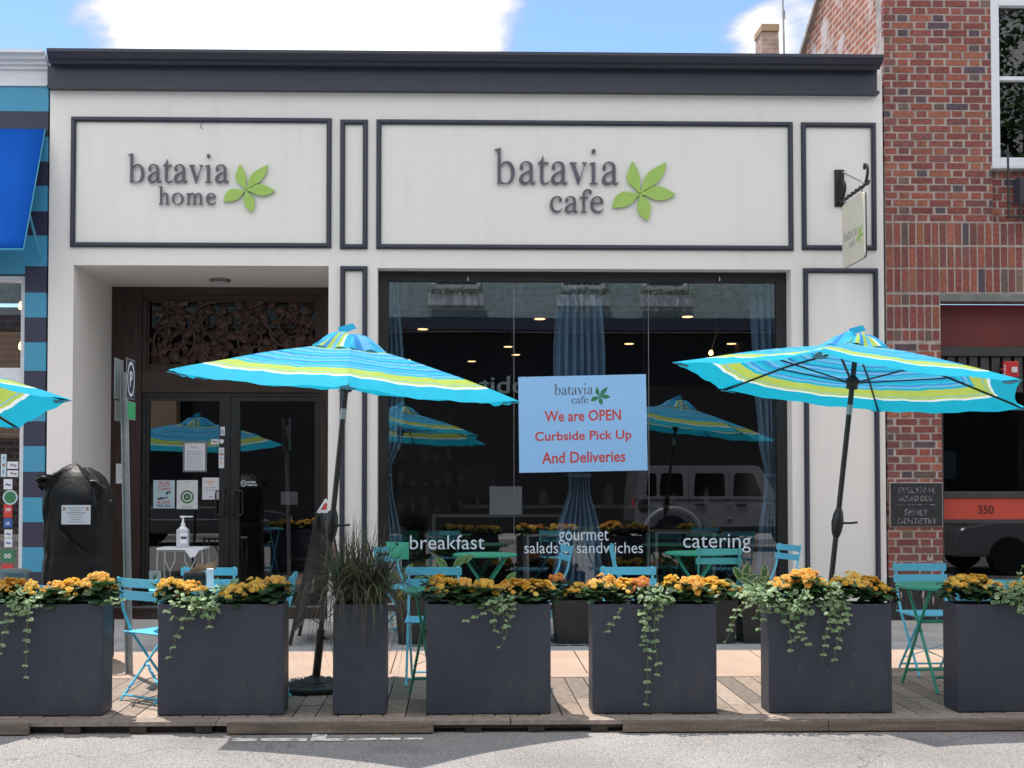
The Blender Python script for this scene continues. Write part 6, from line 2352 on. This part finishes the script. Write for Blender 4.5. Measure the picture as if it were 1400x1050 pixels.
def saloon(x0, label, paint, y=JY):
    t = thing('saloon_car', label, 'car', (x0 + 2.2, y - .9, ZS), 0, 'saloon cars parked opposite')
    m = MB()
    low = rounded([(0, .3, 0), (.02, .78, 0), (.2, .92, 0), (3.3, .95, 0), (4.35, .78, 0), (4.45, .5, 0), (4.42, .3, 0)], .14)
    m.prism([(x0 + p.x, y, p.y + ZS) for p in low], (0, -1.8, 0)); m.build('body', M[paint], t, bevel=.06, segs=3)
    up = rounded([(.25, .9, 0), (.75, 1.38, 0), (1.3, 1.46, 0), (2.3, 1.42, 0), (3.2, .93, 0)], .12)
    m = MB(); m.prism([(x0 + p.x, y - .16, p.y + ZS) for p in up], (0, -1.48, 0)); m.build('cabin', M[paint], t, bevel=.05, segs=3)
    for (a, b) in ((.62, 1.42), (1.5, 2.55)):
        m = MB(); m.prism([(x0 + p.x, y - .157, p.y + ZS) for p in rounded([(a, .97, 0), (b + .25, .97, 0), (b - .12, 1.33, 0), (a + .3, 1.35, 0)], .05)], (0, -.008, 0)); m.build('window', M['carglass'], t)
    for x in (.85, 3.55):
        wheel(t, x0 + x, y - .06, .32 + ZS, .32, -1); wheel(t, x0 + x, y - 1.74, .32 + ZS, .32, 1)
    m = MB(); m.box(x0 + 4.3, x0 + 4.46, y - .35, y - .05, .58 + ZS, .7 + ZS); m.build('headlight', M['ceramic'], t, bevel=.02)
    m = MB(); m.box(x0 + .04, x0 + 3.9, y + .002, y + .012, .62 + ZS, .65 + ZS); m.build('trim_strip', M['steel'], t)


saloon(-8.4, 'black saloon car parked across the street, reflected in the entrance doors', 'carblack')
saloon(8.15, 'grey saloon car coming down the road, reflected in the brick shop glass', 'carpaint', -6.7)
[o for o in bpy.data.objects if o.get('category') == 'car'][-1].rotation_euler.z = PI
# tree across the street
tr = thing('street_tree', 'leafy street tree across the road, reflected in the upper right window', 'tree', (13, -14.2, ZS))
m = MB(); m.tube([(13, -14.2, ZS), (13.05, -14.2, 3), (12.9, -14.3, 6), (13, -14.2, 10)], [.24, .2, .15, .05], 10)
r = random.Random(30)
for i in range(12):
    z = 4 + i * .5; a = i * 2.4
    m.tube([(13, -14.2, z), (13 + math.cos(a) * 1.2, -14.2 + math.sin(a) * 1.2, z + 1.2), (13 + math.cos(a) * 2.6, -14.2 + math.sin(a) * 2.2, z + 2.1)], [.07, .05, .02], 6)
m.build('trunk', M['bark'], tr, smooth=True)
m = MB()
cl = [(13 + r.gauss(0, 1.7), -14.2 + r.gauss(0, 1.5), r.uniform(5.5, 14.5)) for _ in range(60)]
for i in range(16000):
    c = r.choice(cl)
    p = Vector((c[0] + r.gauss(0, .45), c[1] + r.gauss(0, .45), c[2] + r.gauss(0, .35)))
    d = Vector((r.uniform(-1, 1), r.uniform(-1, 1), r.uniform(-.8, .4))).normalized()
    s = d.cross(Vector((r.uniform(-1, 1), .3, 1))).normalized()
    L = r.uniform(.12, .22); k = r.uniform(.7, 1.3)
    m.poly([p, p + d * L * .5 + s * L * .35, p + d * L, p + d * L * .5 - s * L * .35], (.10 * k, .21 * k, .055 * k))
m.build('crown', M['leaf'], tr)

# ------------------------------------------------------------------ light, sky
SUN = Vector((-.20, .27, 1)).normalized()
elev = math.asin(SUN.z)
sl = bpy.data.lights.new('sun', 'SUN')
sl.energy = 2.55
sl.angle = R(.5)
sl.color = (1, .93, .84)
so = bpy.data.objects.new('sun', sl)
C.objects.link(so)
so.rotation_euler = SUN.to_track_quat('Z', 'Y').to_euler()
so.location = (0, 0, 30)
wd = bpy.data.worlds.new('World')
scene.world = wd
wd.use_nodes = True
nt = wd.node_tree
L = nt.links.new
bg = nt.nodes['Background']
sky = N(nt, 'ShaderNodeTexSky', sky_type='NISHITA')
sky.sun_disc = False
sky.sun_elevation = elev
sky.sun_rotation = math.atan2(SUN.x, SUN.y)
sky.altitude = 50
sky.air_density = 1.0
sky.dust_density = .1
sky.ozone_density = 5.0
tc = N(nt, 'ShaderNodeTexCoord')
mp = N(nt, 'ShaderNodeMapping')
mp.inputs['Scale'].default_value = (1, 1, 1.9)
mp.inputs['Location'].default_value = (.35, .1, .2)
L(tc.outputs['Generated'], mp.inputs['Vector'])
no = N(nt, 'ShaderNodeTexNoise')
no.inputs['Scale'].default_value = 8.5
no.inputs['Detail'].default_value = 9
no.inputs['Roughness'].default_value = .56
no.inputs['Distortion'].default_value = .25
L(mp.outputs[0], no.inputs['Vector'])
# cloud banks: soft spots of direction, for cumulus in view and for added fill
acc = None


def spot(d, rad, gain, soft=1.0, sz=1.0):
    global acc
    vm = N(nt, 'ShaderNodeVectorMath', operation='SUBTRACT')
    L(tc.outputs['Generated'], vm.inputs[0])
    vm.inputs[1].default_value = d
    v3 = N(nt, 'ShaderNodeVectorMath', operation='MULTIPLY')
    L(vm.outputs[0], v3.inputs[0])
    v3.inputs[1].default_value = (1, 1, sz)
    v2 = N(nt, 'ShaderNodeVectorMath', operation='LENGTH')
    L(v3.outputs[0], v2.inputs[0])
    mr = N(nt, 'ShaderNodeMapRange', interpolation_type='SMOOTHSTEP')
    mr.inputs[1].default_value, mr.inputs[2].default_value = rad * (1 - .5 * soft), rad * (1 + .5 * soft)
    mr.inputs[3].default_value, mr.inputs[4].default_value = gain, 0
    L(v2.outputs['Value'], mr.inputs[0])
    if acc is None: acc = mr.outputs[0]
    else:
        ad = N(nt, 'ShaderNodeMath', operation='ADD')
        L(acc, ad.inputs[0]); L(mr.outputs[0], ad.inputs[1])
        acc = ad.outputs[0]


def dirpx(px, py):
    return ray(px, py).normalized()


for (px, py, rad, g, sz) in ((200, 25, .07, .2, 1.8), (300, 30, .10, .22, 2.2), (420, 20, .11, .24, 2.2), (540, 30, .10, .22, 2.2), (650, 25, .08, .2, 2.2), (1010, 65, .035, .3, 1.3), (1075, 40, .04, .3, 1.2), (870, 40, .09, -.2, 1.5), (30, 30, .08, -.2, 1.5)):
    spot(dirpx(px, py), rad, g, 1.0, sz)
for (d, rad, g) in (((.3, -.8, .5), .9, .34), ((-.7, -.5, .5), .7, .3), ((.8, -.1, .6), .5, .24), ((-.2, -.4, .9), .6, .3)):  # unseen clouds overhead and behind the camera, added as white fill light
    spot(Vector(d).normalized(), rad, g)
ad = N(nt, 'ShaderNodeMath', operation='ADD')
L(no.outputs['Fac'], ad.inputs[0]); L(acc, ad.inputs[1])
cm = N(nt, 'ShaderNodeMapRange', interpolation_type='SMOOTHSTEP')
cm.inputs[1].default_value, cm.inputs[2].default_value = .53, .80
L(ad.outputs[0], cm.inputs[0])
# cloud body, brighter where thicker
cr2 = N(nt, 'ShaderNodeMapRange')
cr2.inputs[1].default_value, cr2.inputs[2].default_value = .60, .98
cr2.inputs[3].default_value, cr2.inputs[4].default_value = 2.7, 7.2
L(ad.outputs[0], cr2.inputs[0])
cc = N(nt, 'ShaderNodeVectorMath', operation='SCALE')
cc.inputs[0].default_value = (1.0, 1.0, 1.03)
L(cr2.outputs[0], cc.inputs['Scale'])
mx = N(nt, 'ShaderNodeMix', data_type='RGBA')
L(cm.outputs[0], mx.inputs[0])
L(sky.outputs[0], mx.inputs[6])
L(cc.outputs[0], mx.inputs[7])
L(mx.outputs[2], bg.inputs['Color'])
bg.inputs['Strength'].default_value = .10

scene.render.engine = 'CYCLES'
scene.view_settings.view_transform = 'Standard'
scene.view_settings.look = 'None'
scene.view_settings.exposure = 1.18
scene.view_settings.gamma = 1
scene.cycles.use_denoising = True
scene.cycles.max_bounces = 8
scene.cycles.transparent_max_bounces = 12
